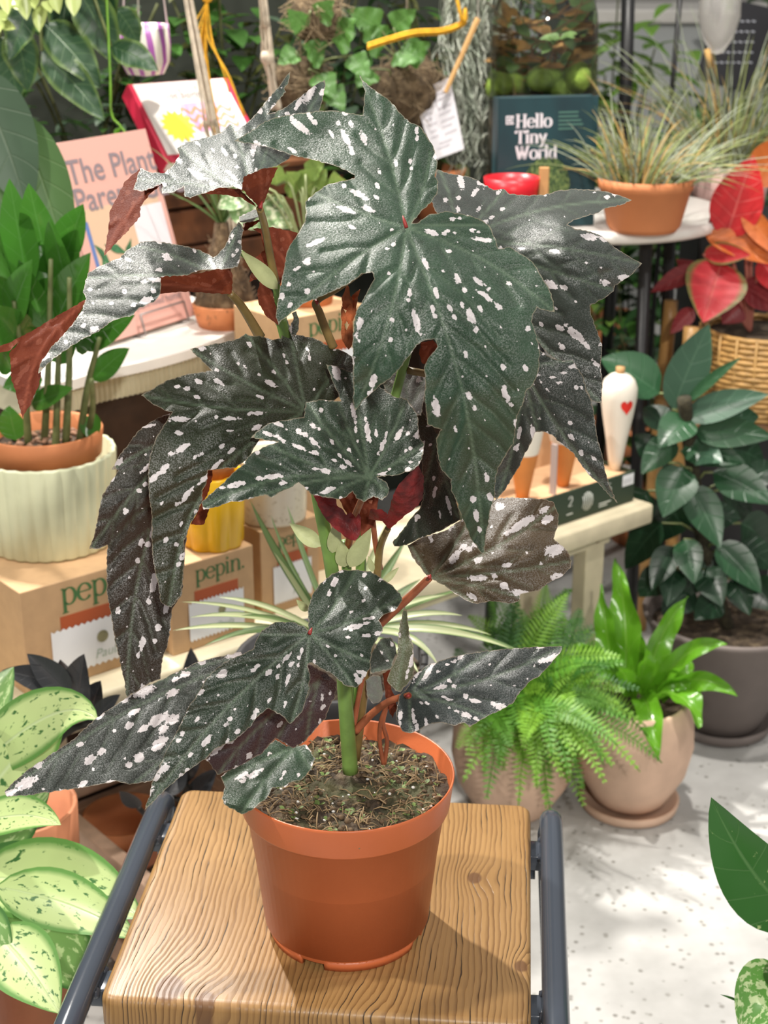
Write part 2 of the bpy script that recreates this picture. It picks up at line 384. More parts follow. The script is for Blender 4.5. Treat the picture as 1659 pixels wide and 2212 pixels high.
# ================================================================== begonia
def begonia_material(name, spots=1.0):
    t = NT(name)
    oi = t.n('ShaderNodeObjectInfo')
    at = t.n('ShaderNodeAttribute'); at.attribute_name = 'vein'
    sa_ = t.n('ShaderNodeAttribute'); sa_.attribute_name = 'spot'
    ea = t.n('ShaderNodeAttribute'); ea.attribute_name = 'edge'
    nz = t.noise(330, 3, t.coord(), 0.6)
    fld = t.math('MULTIPLY_ADD', t.math('SUBTRACT', nz.outputs[0], 0.5), 0.9, sa_.outputs['Fac'])
    sp = t.ramp(fld, [(0.44, (1, 1, 1)), (0.50, (0, 0, 0))])
    hole = t.ramp(t.math('ADD', fld, t.math('MULTIPLY', nz.outputs[0], 0.08)), [(0.03, (1, 1, 1)), (0.06, (0, 0, 0))])
    sp = t.math('MULTIPLY', t.math('SUBTRACT', sp, t.math('MULTIPLY', hole, 0.8)), spots)
    mott = t.noise(45, 4, t.coord(), 0.6)
    base = t.mix(mott.outputs[0], oi.outputs['Color'], (0.5, 0.5, 0.5))
    base = t.n('ShaderNodeMix', data_type='RGBA', blend_type='MULTIPLY'); base.inputs[0].default_value = 0.55
    t.l(oi.outputs['Color'], base.inputs[6]); t.l(t.ramp(mott.outputs[0], [(0.3, (0.55, 0.55, 0.55)), (0.7, (1.35, 1.35, 1.35))]), base.inputs[7])
    col = t.mix(t.math('MULTIPLY', at.outputs['Fac'], 0.45), base.outputs[2], (0.16, 0.23, 0.15))
    col = t.mix(sp, col, (0.60, 0.56, 0.565))
    col = t.mix(t.math('MULTIPLY', t.ramp(ea.outputs['Fac'], [(0.55, (0, 0, 0)), (0.95, (1, 1, 1))]), 0.55), col, (0.34, 0.28, 0.20))
    g = t.n('ShaderNodeNewGeometry')
    und = t.mix(t.math('MULTIPLY', at.outputs['Fac'], 0.6), t.mix(mott.outputs[0], (0.085, 0.014, 0.008), (0.19, 0.042, 0.016)), (0.32, 0.09, 0.05))
    und = t.mix(t.math('MULTIPLY', sp, 0.22), und, (0.4, 0.15, 0.1))
    col = t.mix(g.outputs['Backfacing'], col, und)
    t.l(col, t.b.inputs['Base Color'])
    fine = t.noise(700, 3, t.coord(), 0.75)
    bf = g.outputs['Backfacing']; fr_s = t.math('SUBTRACT', 1.0, bf)
    t.l(t.math('ADD', t.math('MULTIPLY_ADD', fine.outputs[0], 0.50, 0.17), t.math('MULTIPLY', bf, 0.25)), t.b.inputs['Roughness'])
    t.l(t.math('MULTIPLY', fr_s, 0.06), t.b.inputs['Sheen Weight']); t.set(Sheen_Roughness=0.4)
    frost = t.math('MULTIPLY', t.ramp(t.noise(1100, 2, t.coord(), 0.6).outputs[0], [(0.44, (0, 0, 0)), (0.58, (1, 1, 1))]), t.ramp(t.noise(22, 3, t.coord()).outputs[0], [(0.35, (0.2, 0.2, 0.2)), (0.62, (1, 1, 1))]))
    t.l(t.math('ADD', 0.16, t.math('MULTIPLY', fr_s, t.math('MULTIPLY', frost, 1.15))), t.b.inputs['Specular IOR Level'])
    hb = t.math('ADD', t.math('MULTIPLY', fine.outputs[0], 0.7), t.math('MULTIPLY', mott.outputs[0], 0.8))
    t.bump(hb, 0.5, 0.0013)
    tr = t.n('ShaderNodeBsdfTranslucent'); t.l(t.mix(0.5, col, (0.30, 0.06, 0.01)), tr.inputs[0])
    ms = t.n('ShaderNodeMixShader'); ms.inputs[0].default_value = 0.08
    t.l(t.b.outputs[0], ms.inputs[1]); t.l(tr.outputs[0], ms.inputs[2]); t.l(ms.outputs[0], t.t.nodes['Material Output'].inputs[0])
    return t.m
BEG = begonia_material('begonia_leaf')
def tps(ctrl):
    c = np.array(ctrl, float); n = len(c); X = c[:, :2] / 100.0
    if n < 4:
        A = np.c_[np.ones(n), X]; s = np.linalg.lstsq(A, c[:, 2], rcond=None)[0]
        return lambda P: np.c_[np.ones(len(P)), P / 100.0] @ s
    d = np.linalg.norm(X[:, None] - X[None], axis=2)
    K = np.where(d > 0, d * d * np.log(d + 1e-12), 0) + np.eye(n) * 0.05
    P_ = np.c_[np.ones(n), X]; A = np.zeros((n + 3, n + 3)); A[:n, :n] = K; A[:n, n:] = P_; A[n:, :n] = P_.T
    s = np.linalg.solve(A, np.r_[c[:, 2], 0, 0, 0])
    def f(Q):
        Q = Q / 100.0; r = np.linalg.norm(Q[:, None] - X[None], axis=2)
        return np.where(r > 0, r * r * np.log(r + 1e-12), 0) @ s[:n] + np.c_[np.ones(len(Q)), Q] @ s[n:]
    return f
def pip(P, poly):
    x, y = P[:, 0], P[:, 1]; ins = np.zeros(len(P), bool); j = len(poly) - 1
    for i in range(len(poly)):
        xi, yi = poly[i]; xj, yj = poly[j]
        c = ((yi > y) != (yj > y)) & (x < (xj - xi) * (y - yi) / (yj - yi + 1e-12) + xi); ins ^= c; j = i
    return ins
def vein_segments(center, tips, sec=70, ang=0.66):
    segs = []; c = np.array(center, float)
    for tp in tips:
        tip = np.array(tp[:2], float); d = tip - c; L = np.hypot(*d)
        if L < 5: continue
        bend = tp[2] if len(tp) > 2 else 0.06
        per = np.array([-d[1], d[0]]) / L
        pts = [c + d * s + per * (bend * L * math.sin(math.pi * s)) for s in np.linspace(0, 1, 9)]
        for a, b in zip(pts[:-1], pts[1:]): segs.append((a, b, 1.0))
        k = max(2, int(L / sec))
        for i in range(1, k):
            s = i / k; o = c + d * s + per * (bend * L * math.sin(math.pi * s)); u = d / L
            for sg in (-1, 1):
                aa = ang * sg; w_ = np.array([u[0] * math.cos(aa) - u[1] * math.sin(aa), u[0] * math.sin(aa) + u[1] * math.cos(aa)])
                LL = L * 0.34 * (1 - 0.55 * s)
                m_ = o + w_ * LL * 0.5; e = m_ + (w_ * 0.8 + u * 0.3) * LL * 0.5
                segs.append((o, m_, 0.55)); segs.append((m_, e, 0.45))
    return segs
def seg_dist(P, segs):
    best = np.full(len(P), 1e9); wt = np.zeros(len(P))
    for a, b, w_ in segs:
        ab = b - a; t = np.clip(((P - a) @ ab) / (ab @ ab + 1e-9), 0, 1)
        d = np.linalg.norm(P - (a + t[:, None] * ab), axis=1)
        d2 = d / (0.45 + 0.55 * w_); k = d2 < best
        best = np.where(k, d2, best); wt = np.where(k, w_, wt)
    return best, wt
def begonia_patch(mb_all, outline, ctrl, center, tips, under=False, step=5.5, relief=0.0021, serr=1.3, ruffle=0.0, seed=0, gap=25.0, big=0.9):
    r = random.Random(seed); pts = []
    n = len(outline)
    for i in range(n):
        a = np.array(outline[i], float); b = np.array(outline[(i + 1) % n], float); L = np.hypot(*(b - a))
        k = max(1, int(round(L / step)))
        per = np.array([-(b - a)[1], (b - a)[0]]) / (L + 1e-9)
        for q in range(k):
            p = a + (b - a) * q / k
            if q: p = p + per * r.uniform(-serr, serr)
            pts.append(p)
    poly = np.array(pts)
    lo, hi = poly.min(0), poly.max(0); gs = step * 1.05
    gx = np.arange(lo[0], hi[0], gs); gy = np.arange(lo[1], hi[1], gs * 0.87)
    G = np.array([(x + (gs / 2 if j % 2 else 0), y) for j, y in enumerate(gy) for x in gx])
    if len(G):
        G = G[pip(G, poly)]
        if len(G):
            dm = np.full(len(G), 1e9)
            for k in range(0, len(poly), 64):
                dm = np.minimum(dm, np.linalg.norm(G[:, None] - poly[None, k:k + 64], axis=2).min(1))
            G = G[dm > step * 0.55]
    allp = [Vector((p[0], p[1])) for p in poly] + [Vector((p[0], p[1])) for p in G]
    res = delaunay_2d_cdt(allp, [], [list(range(len(poly)))], 1, 1e-4)
    V = np.array([(v.x, v.y) for v in res[0]]); T = [list(f) for f in res[2]]
    segs = vein_segments(center, tips); d, wt = seg_dist(V, segs)
    Y = tps(ctrl)(V)
    sgn = -1.0 if not under else 1.0
    rel = relief * (1 - np.exp(-(d / 10.0) ** 2))
    c = np.array(center, float); rr = np.linalg.norm(V - c, axis=1); th = np.arctan2(V[:, 1] - c[1], V[:, 0] - c[0])
    nz = np.array([noise.noise(Vector((p[0] / 60.0, p[1] / 60.0, seed * 3.1))) for p in V])
    rel = rel + 0.0016 * nz
    if ruffle: rel = rel + ruffle * np.sin(th * 15 + seed) * np.clip(rr / (rr.max() + 1e-6), 0, 1) ** 1.5
    Y = Y + sgn * rel
    W = [at_Y(p[0], p[1], yy) for p, yy in zip(V, Y)]
    # white spots: elongated along the nearest main vein, smaller towards the stalk
    main = [(a_, b_) for a_, b_, w_ in segs if w_ == 1.0]
    sp = []; lo2, hi2 = V.min(0), V.max(0); tries = int((hi2 - lo2)[0] * (hi2 - lo2)[1] / (gap * gap) * 5) + 8
    for _ in range(tries):
        q = np.array([r.uniform(lo2[0], hi2[0]), r.uniform(lo2[1], hi2[1])]); dc = np.hypot(*(q - c))
        if dc < 22: continue
        g2 = gap * (0.55 + min(0.5, dc / 300.0)) * r.uniform(0.7, 1.3)
        if any((q[0] - o[0]) ** 2 + (q[1] - o[1]) ** 2 < g2 * g2 for o in sp): continue
        bd, u = 1e9, np.array([1.0, 0.0])
        for a_, b_ in main:
            ab = b_ - a_; tt = min(1, max(0, ((q - a_) @ ab) / (ab @ ab + 1e-9))); dd = np.hypot(*(q - a_ - tt * ab))
            if dd < bd: bd, u = dd, ab / (np.hypot(*ab) + 1e-9)
        if bd < 6: continue
        rad = (q - c) / (dc + 1e-9); u = u * 0.6 + rad * 0.5; u = u / (np.hypot(*u) + 1e-9)
        k = r.random(); sc_k = (0.75 + min(0.5, dc / 450.0)) * big
        if k < 0.50: aa, bb2 = r.uniform(1.8, 4.0), r.uniform(1.6, 3.0)
        elif k < 0.84: aa, bb2 = r.uniform(5, 11), r.uniform(3.5, 6.5)
        else: aa, bb2 = r.uniform(13, 27), r.uniform(4.5, 8)
        sp.append((q[0], q[1], u[0], u[1], aa * sc_k * 2, bb2 * sc_k * 2))
        if k > 0.72 and r.random() < 0.6:
            e = q + u * (aa + 9) * sc_k + np.array([r.uniform(-4, 4), r.uniform(-4, 4)]); sp.append((e[0], e[1], u[0], u[1], r.uniform(5, 10) * sc_k * 2, r.uniform(4, 6) * sc_k * 2))
    field = np.full(len(V), 9.0)
    for x_, y_, ux, uy, a2, b2 in sp:
        dx, dy = V[:, 0] - x_, V[:, 1] - y_
        field = np.minimum(field, np.sqrt(((dx * ux + dy * uy) / a2) ** 2 + ((-dx * uy + dy * ux) / b2) ** 2))
    edge = np.zeros(len(V)); edge[:len(poly)] = 1.0
    uvs = None
    fs = []
    for f in T:
        (x0, y0), (x1, y1), (x2, y2) = V[f[0]], V[f[1]], V[f[2]]
        area = (x1 - x0) * (y2 - y0) - (x2 - x0) * (y1 - y0)   # image y points down: area<0 faces the camera
        if (area > 0) != under: f = f[::-1]
        fs.append(f)
    base = len(mb_all.v); mb_all.add(W, fs, 0, uvs)
    vein = np.exp(-(d / 2.6) ** 2) * np.clip(wt * 1.1, 0, 1) ** 1.6
    return base, vein, field, edge
def begonia_leaf(parent, patches, tint, label=None, name='leaf', seed=0, mat=None):
    mb = MB(); veins = []; flds = []; edg = []
    for i, p in enumerate(patches):
        b, v, f_, e_ = begonia_patch(mb, seed=seed * 7 + i, **p); veins.append(v); flds.append(f_); edg.append(e_)
    o = mb.build(name, mat or BEG, parent)
    for nm, ar in (('vein', veins), ('spot', flds), ('edge', edg)):
        vv = np.concatenate(ar); assert len(vv) == len(o.data.vertices)
        o.data.attributes.new(nm, 'FLOAT', 'POINT').data.foreach_set('value', vv)
    o.color = tuple(tint) + (1,)
    if label: o['label'] = label
    return o
def stalk(parent, pts, rpx, mat, name='stem', seg=10, label=None, n=5):
    P = [at_Y(*p) for p in pts]; Q = smooth_path(P, n)
    m = len(Q); rs = rpx if isinstance(rpx, (list, tuple)) else (rpx, rpx)
    R = [px_m(rs[0] + (rs[1] - rs[0]) * i / (m - 1), Q[i]) for i in range(m)]
    mb = MB(); mb.tube(Q, R, seg); o = mb.build(name, mat, parent)
    if label: o['label'] = label
    return o

beg = thing('potted_begonia', (PX, PY, SEAT), 'tall silver spotted begonia in an orange plastic nursery pot on the wooden stool', 'potted plant')
RIM = 0.733
terra = M('orange_plastic', (0.58, 0.145, 0.048), 0.40, 0.06, 14, 0.06, 500)
ph_ = RIM - SEAT; mb = MB()
prof = [(0.0625, 0.006), (0.0640, 0.009), (0.0780, ph_ - 0.0275), (0.0812, ph_ - 0.0265), (0.0818, ph_ - 0.025), (0.0845, ph_ - 0.003), (0.0850, ph_ - 0.0008), (0.0842, ph_), (0.0832, ph_ - 0.001), (0.0800, ph_ - 0.027), (0.0765, ph_ - 0.03), (0.066, 0.012), (0.0, 0.012)]
mb.lathe(prof, (PX, PY, SEAT), 72)
# foot ring with drain notches
for g0 in (66, 156, 246, 336):               # four arcs of the foot ring, drain notches between them
    n_ = 18; vs_, fs = [], []
    for k in range(n_ + 1):
        q = math.radians(g0 + 9 + 72 * k / n_)
        for rr, zz in ((0.0618, 0), (0.0641, 0.0095), (0.0585, 0.0095), (0.0585, 0)): vs_.append((PX + rr * math.cos(q), PY + rr * math.sin(q), SEAT + zz))
    for k in range(n_):
        for a in range(4): b = (a + 1) % 4; fs.append([4 * k + a, 4 * k + 4 + a, 4 * k + 4 + b, 4 * k + b])
    fs += [[0, 1, 2, 3], [4 * n_ + 3, 4 * n_ + 2, 4 * n_ + 1, 4 * n_]]
    mb.add(vs_, fs)
mb.build('pot', terra, beg)
# soil with relief
def soil_mat(name='potting_soil', moss=0.45):
    if name in MATS: return MATS[name]
    t = NT(name); c = t.coord(); a = t.noise(60, 5, c, 0.65); b = t.noise(18, 3, c); f = t.noise(300, 3, c)
    col = t.ramp(a.outputs[0], [(0.3, (0.018, 0.012, 0.008)), (0.55, (0.075, 0.052, 0.032)), (0.72, (0.20, 0.15, 0.09))])
    if moss: col = t.mix(t.math('MULTIPLY', t.ramp(b.outputs[0], [(0.48, (0, 0, 0)), (0.62, (1, 1, 1))]), moss), col, (0.075, 0.11, 0.03))
    t.l(col, t.b.inputs['Base Color']); t.set(Roughness=0.9); t.bump(f.outputs[0], 0.8, 0.003)
    MATS[name] = t.m; return t.m
def soil_disc(parent, c, r, name='soil', mat=None, rel=0.004, seg=40, rings=14, dome=0.0):
    vs_, fs = [Vector(c)], []
    for i in range(1, rings + 1):
        for k in range(seg):
            q = 2 * math.pi * k / seg; R = r * i / rings
            p = Vector((c[0] + R * math.cos(q), c[1] + R * math.sin(q), c[2]))
            p.z += rel * noise.noise(p * 70) + rel * 0.6 * noise.noise(p * 190) + dome * (1 - (i / rings) ** 2); vs_.append(p)
    for k in range(seg): fs.append([0, 1 + k, 1 + (k + 1) % seg])
    for i in range(rings - 1):
        for k in range(seg):
            a = 1 + i * seg + k; b = 1 + i * seg + (k + 1) % seg; fs.append([a, a + seg, b + seg, b])
    mb = MB(); mb.add(vs_, fs); return mb.build(name, mat or soil_mat(), parent)
soil = soil_disc(beg, (PX, PY, RIM - 0.016), 0.0812, rel=0.006, seg=90, rings=34, dome=0.004)
# crumbs, perlite and seedlings on the soil
def scatter_soil(parent, c, r, n, kinds, rd, rmin=0.0):
    for nm, m, sz, cnt, kind in kinds:
        mb = MB()
        for _ in range(cnt):
            q = rd.uniform(0, 6.283); R = math.sqrt(rd.uniform(rmin, 1)) * r * 0.96
            p = Vector((c[0] + R * math.cos(q), c[1] + R * math.sin(q), c[2])); p.z += 0.006 * noise.noise(p * 70) + 0.004 * (1 - (R / r) ** 2) + sz * 0.4
            s_ = sz * rd.uniform(0.5, 1.4)
            if kind == 'ball': mb.ball(p, s_, sub=1, sq=(1, rd.uniform(0.6, 1), rd.uniform(0.6, 1)))
            elif kind == 'twig':
                a = rd.uniform(0, 6.283); d = Vector((math.cos(a), math.sin(a), rd.uniform(-0.1, 0.5))) * s_ * 6
                mb.tube([p, p + d * 0.5 + Vector((0, 0, s_)), p + d], s_ * 0.28, 4)
            else:
                for z in range(3):
                    a = rd.uniform(0, 6.283); d = Vector((math.cos(a), math.sin(a), 0.5)) * s_
                    leaf_geo(mb, p, p + d * 1.6, s_ * 1.3, prof='round', n=3, m=2, face=(0, 0, 1))
        tag(mb.build(nm, m, parent), kind='stuff')
scatter_soil(beg, (PX, PY, RIM - 0.016), 0.078, 0, [
    ('perlite_grains', M('perlite', (0.75, 0.74, 0.70), 0.8), 0.0013, 70, 'ball'),
    ('bark_crumbs', M('bark_bits', (0.10, 0.065, 0.035), 0.9, 0.5, 200), 0.0022, 420, 'ball'),
    ('root_fibres', M('dry_fibre', (0.27, 0.19, 0.10), 0.85), 0.0016, 620, 'twig'),
    ('moss_sprouts', M('moss_green', (0.12, 0.18, 0.045), 0.6, 0.4, 200), 0.0021, 110, 'sprout')], random.Random(3), 0.05)
# ---- traced leaf blades: outline in photo pixels, distances given at control points
GREEN, DARK, BROWN, PURP, SLATE = (0.028, 0.060, 0.035), (0.020, 0.029, 0.015), (0.070, 0.050, 0.027), (0.038, 0.028, 0.033), (0.032, 0.042, 0.036)
L1 = [(773,155),(782,172),(800,188),(818,201),(844,219),(865,244),(883,262),(910,275),(923,295),(936,316),(945,349),(943,367),(939,381),(947,392),(945,418),(930,439),(909,457),(890,482),(900,482),(927,463),(967,456),(992,461),(1021,468),(1046,479),(1059,490),(1068,512),(1077,537),(1101,533),(1119,544),(1151,566),(1166,591),(1185,620),(1196,651),(1198,674),(1176,670),(1160,664),(1151,679),(1148,695),(1157,720),(1166,757),(1165,789),(1160,810),(1153,829),(1136,846),(1129,876),(1117,898),(1114,924),(1110,958),(1095,980),(1076,1010),(1071,1036),(1069,1070),(1061,1096),(1054,1137),(1048,1171),(1046,1201),(1035,1190),(1013,1156),(998,1119),(987,1085),(974,1059),(974,1036),(953,1014),(944,977),(942,947),(953,928),(923,917),(921,894),(917,857),(919,827),(916,793),(924,775),(945,749),(938,732),(919,735),(900,745),(882,771),(863,797),(845,816),(815,838),(785,864),(768,887),(762,868),(764,831),(762,775),(762,737),(764,700),(769,674),(786,645),(809,602),(804,588),(782,591),(753,613),(724,627),(684,645),(655,656),(627,678),(608,692),(602,703),(596,685),(603,631),(612,591),(621,541),(637,515),(648,497),(659,475),(661,454),(659,436),(681,416),(708,398),(735,391),(766,385),(766,378),(750,369),(717,356),(663,342),(627,334),(572,316),(536,309),(505,305),(536,287),(572,262),(598,253),(645,244),(688,240),(724,239),(753,244),(784,248),(786,215),(789,197),(780,172)]
begonia_leaf(beg, [dict(outline=L1, ctrl=[(878,492,.985),(773,155,1.10),(505,305,1.07),(690,300,1.065),(930,380,1.03),(700,560,.965),(602,703,.945),(768,887,.920),(1046,1201,.920),(1000,800,.922),(1198,674,.945),(1070,520,.995),(960,475,1.0),(850,640,.935),(960,640,.935),(1150,800,.930)], gap=34, big=0.92,
    center=(878,492), tips=[(773,155,.03),(505,305,-.05),(930,330,.05),(602,703,.05),(768,887,-.04),(1046,1201,-.05),(1198,674,-.06),(1060,490,-.03),(935,430,.02)])],
    GREEN, 'broad lobed leaf at the top front, grey green with white spots', seed=1)
L2T = [(303,363),(325,372),(354,374),(375,356),(388,334),(383,320),(397,309),(426,302),(455,295),(480,284),(495,268),(505,268),(507,284),(516,280),(542,258),(560,237),(578,215),(600,190),(618,164),(627,155),(623,179),(614,192),(618,199),(607,210),(592,230),(578,247),(610,236),(640,215),(670,192),(701,172),(703,186),(697,215),(690,242),(660,275),(640,320),(625,342),(596,360),(560,367),(531,381),(522,410),(505,403),(476,407),(440,418),(411,428),(399,425),(397,403),(372,416),(350,418),(350,396),(325,407),(307,414),(288,410),(296,385)]
c2 = [(288,410,1.0),(303,363,1.03),(350,418,.995),(411,428,.99),(522,410,1.0),(495,268,1.10),(388,330,1.06),(627,155,1.17),(701,172,1.19),(625,342,1.07),(560,367,1.03)]
begonia_leaf(beg, [dict(outline=L2T, ctrl=c2, center=(545,425), tips=[(300,388,.03),(390,320,-.05),(500,268,.03),(627,155,0),(701,172,.03),(620,345,.02)]),
    dict(outline=[(522,407),(527,381),(571,363),(601,362),(585,396),(571,436),(562,452)], ctrl=[(522,407,1.0),(601,362,1.03),(562,452,1.025)], center=(562,450), tips=[(560,365),(600,364)], under=True, relief=.0015),
    dict(outline=[(556,450),(549,439),(516,407),(476,405),(440,419),(487,421),(524,428)], ctrl=[(556,450,1.025),(476,405,1.0),(440,419,.995)], center=(556,450), tips=[(440,419)], under=True, relief=.001),
    dict(outline=[(305,363),(288,410),(307,414),(352,397),(325,418),(303,447),(303,468),(288,486),(263,512),(225,553),(234,494),(238,454),(256,421),(267,396),(285,378)], ctrl=[(305,363,1.03),(350,398,1.01),(225,553,.97),(290,450,1.0)], center=(330,395), tips=[(225,553,.04)], under=True, relief=.002)],
    (0.030,0.046,0.038), 'leaf at the upper left, silvery above and rust red underneath', seed=2)
L3T = [(189,591),(216,574),(260,557),(270,544),(304,522),(338,521),(388,529),(429,539),(452,549),(461,556),(473,547),(487,530),(498,501),(516,479),(527,497),(522,512),(522,544),(513,577),(498,580),(462,582),(433,584),(404,595),(348,598),(346,635),(332,653),(299,667),(285,682),(245,692),(209,718),(180,732),(135,760),(105,784),(83,807),(86,787),(108,753),(128,733),(155,703),(176,672),(186,645),(179,632)]
begonia_leaf(beg, [dict(outline=L3T, ctrl=[(83,807,.93),(180,640,.985),(270,544,1.02),(348,521,1.04),(461,556,1.045),(516,479,1.05),(522,544,1.02),(348,600,.99),(300,660,.965)], center=(470,600), tips=[(83,807,.04),(190,600,.02),(290,530,.05),(430,540,.02),(515,490,0)]),
    dict(outline=[(346,598),(404,595),(462,583),(498,580),(503,595),(501,632),(497,636),(440,632),(390,630),(346,635)], ctrl=[(346,615,.99),(498,580,1.02),(497,636,1.03)], center=(497,634), tips=[(348,615,.02),(470,584)], under=True, relief=.0015),
    dict(outline=[(186,647),(122,682),(68,716),(17,741),(-22,756),(-22,768),(20,758),(44,736),(20,763),(24,790),(24,821),(34,844),(41,875),(49,903),(61,881),(71,861),(84,834),(89,804),(84,797),(111,750),(128,733),(155,703),(176,669)], ctrl=[(186,647,.985),(-22,760,.95),(49,903,.92),(111,750,.955)], center=(186,650), tips=[(-22,760,.03),(49,903,.12)], under=True, relief=.002),
    dict(outline=[(572,461),(560,452),(545,454),(516,468),(518,480),(540,480)], ctrl=[(572,461,1.05),(516,468,1.05),(545,454,1.07)], center=(572,461), tips=[(516,472)], relief=.001),
    dict(outline=[(524,483),(529,499),(550,486),(572,472),(545,478)], ctrl=[(524,483,1.05),(529,499,1.04),(572,470,1.045)], center=(572,470), tips=[(527,490)], under=True, relief=.001)],
    (0.032,0.044,0.036), 'long drooping leaf at the left with folded rust red underside', seed=3)
L4 = [(944,366),(969,375),(1010,381),(1035,391),(1066,410),(1088,408),(1101,419),(1138,422),(1176,421),(1207,411),(1239,408),(1276,410),(1308,413),(1339,422),(1365,432),(1345,442),(1308,450),(1292,460),(1260,469),(1239,475),(1226,485),(1242,494),(1276,500),(1301,510),(1329,535),(1355,551),(1387,569),(1370,588),(1345,607),(1329,616),(1326,629),(1298,648),(1275,660),(1276,679),(1286,704),(1300,742),(1298,789),(1301,820),(1299,871),(1278,866),(1260,835),(1225,800),(1180,760),(1130,700),(1050,600),(960,500),(930,430)]
begonia_leaf(beg, [dict(outline=L4, ctrl=[(944,366,1.13),(1010,480,1.045),(1088,408,1.14),(1239,408,1.16),(1365,432,1.15),(1226,485,1.04),(1387,569,1.05),(1275,660,1.01),(1299,871,1.0),(1180,760,1.01),(1100,600,1.03)], gap=36, big=1.0, center=(985,520), tips=[(950,370),(1088,412,.02),(1365,432,-.06),(1387,569,-.03),(1320,625,0),(1299,871,.02),(1180,755,.02)])],
    (0.036,0.048,0.040), 'large pointed leaf at the right with a silver sheen', seed=4)
L5 = [(1150,740),(1166,756),(1188,771),(1215,780),(1237,777),(1244,790),(1259,812),(1267,846),(1278,868),(1286,909),(1289,939),(1301,980),(1308,1021),(1319,1055),(1334,1087),(1312,1066),(1289,1040),(1271,1025),(1252,999),(1237,977),(1211,958),(1192,939),(1170,932),(1155,935),(1147,958),(1132,984),(1121,1010),(1106,1033),(1091,1059),(1073,1080),(1050,1050),(1060,980),(1080,900),(1100,830),(1130,770)]
begonia_leaf(beg, [dict(outline=L5, ctrl=[(1150,750,1.0),(1237,777,1.0),(1334,1087,.965),(1270,900,.975),(1170,932,.985),(1073,1080,1.0),(1080,860,1.005)], center=(1130,800), tips=[(1334,1087,.03),(1237,780,-.05),(1075,1078,-.04),(1160,930,0)])],
    (0.034,0.046,0.040), 'narrow pointed leaf hanging at the right below the silver one', seed=5)
L7 = [(904,880),(925,905),(955,925),(948,955),(944,988),(953,1018),(975,1033),(985,1075),(994,1122),(949,1148),(908,1163),(878,1178),(852,1180),(848,1171),(867,1148),(889,1118),(908,1096),(916,1066),(910,1036),(912,999),(900,950)]
begonia_leaf(beg, [dict(outline=L7, ctrl=[(920,900,1.055),(985,1075,1.02),(850,1178,1.04),(915,1030,1.04)], center=(945,940), tips=[(850,1178,-.05),(990,1120,.03)])], (0.024,0.034,0.024), seed=6)
L8 = [(927,1249),(912,1231),(889,1201),(880,1178),(908,1163),(964,1145),(998,1122),(1030,1095),(1061,1081),(1095,1074),(1136,1076),(1181,1079),(1196,1085),(1207,1111),(1205,1137),(1196,1163),(1207,1173),(1226,1190),(1235,1212),(1233,1227),(1211,1247),(1181,1261),(1162,1277),(1125,1283),(1121,1298),(1099,1304),(1058,1298),(1031,1305),(1009,1298),(983,1283),(960,1264)]
begonia_leaf(beg, [dict(outline=L8, ctrl=[(927,1249,1.04),(880,1178,1.06),(1061,1081,1.075),(1196,1085,1.06),(1205,1137,1.045),(1235,1212,1.03),(1125,1283,1.0),(1031,1305,1.0),(1080,1190,1.02)], gap=42, big=1.4, center=(927,1249), tips=[(890,1180,.02),(1030,1095,.03),(1200,1095,.04),(1235,1212,.02),(1125,1290,-.02),(1020,1300,-.03)], ruffle=.003)],
    BROWN, 'brownish green fan shaped leaf on a red stalk at the lower right', seed=7)
L10 = [(373,892),(354,897),(325,911),(299,930),(278,958),(260,980),(241,1015),(256,1016),(238,1042),(220,1071),(213,1107),(205,1150),(193,1186),(216,1185),(232,1177),(230,1217),(231,1282),(242,1344),(250,1391),(260,1434),(268,1467),(273,1506),(300,1492),(325,1474),(347,1467),(351,1423),(362,1394),(369,1354),(371,1318),(394,1282),(400,1180),(420,1050),(420,930)]
begonia_leaf(beg, [dict(outline=L10, ctrl=[(373,892,1.01),(241,1015,.975),(193,1186,.955),(273,1506,.935),(360,1400,.945),(400,1180,.985),(300,1100,.96)], gap=30, center=(410,930), tips=[(273,1506,.06),(241,1015,.03),(195,1186,.02)])],
    (0.024,0.025,0.019), 'dark leaf hanging down at the far left over the boxes', seed=8)
L9 = [(410,754),(444,747),(487,738),(516,731),(531,720),(542,725),(560,725),(589,734),(607,731),(610,698),(619,684),(628,709),(639,723),(675,729),(686,734),(715,749),(744,760),(760,770),(765,800),(740,850),(704,880),(668,890),(656,903),(614,915),(575,935),(560,950),(545,975),(536,991),(520,1002),(509,1011),(487,1011),(458,1015),(449,1016),(446,1045),(437,1060),(437,1081),(426,1107),(411,1132),(404,1154),(397,1168),(399,1204),(395,1244),(391,1286),(370,1312),(358,1308),(347,1300),(340,1253),(336,1244),(328,1186),(328,1114),(323,1078),(319,1024),(325,980),(336,948),(361,908),(372,890),(354,886),(332,875),(305,854),(325,843),(361,821),(411,807),(458,801),(437,781)]
begonia_leaf(beg, [dict(outline=L9, ctrl=[(660,890,1.005),(410,754,1.02),(531,722,1.05),(619,684,1.075),(744,760,1.06),(305,854,.965),(372,890,.965),(500,880,.975),(450,1015,.945),(365,1310,.905),(330,1080,.93),(536,991,.965)], gap=27, big=0.8, center=(660,888), tips=[(305,854,-.03),(410,754,-.02),(530,722,.02),(620,690,0),(745,765,.02),(365,1310,.16),(545,975,.03)]),
    dict(outline=[(449,1016),(459,1016),(459,1030),(452,1060),(440,1085),(452,1100),(445,1120),(440,1133),(412,1133),(426,1107),(437,1081),(437,1060),(446,1045)], ctrl=[(452,1016,.965),(445,1120,.95),(412,1133,.94)], center=(455,1000), tips=[(430,1133)], under=True, relief=.001)],
    DARK, 'big dark green leaf at the left centre with a long hanging lobe', seed=9)
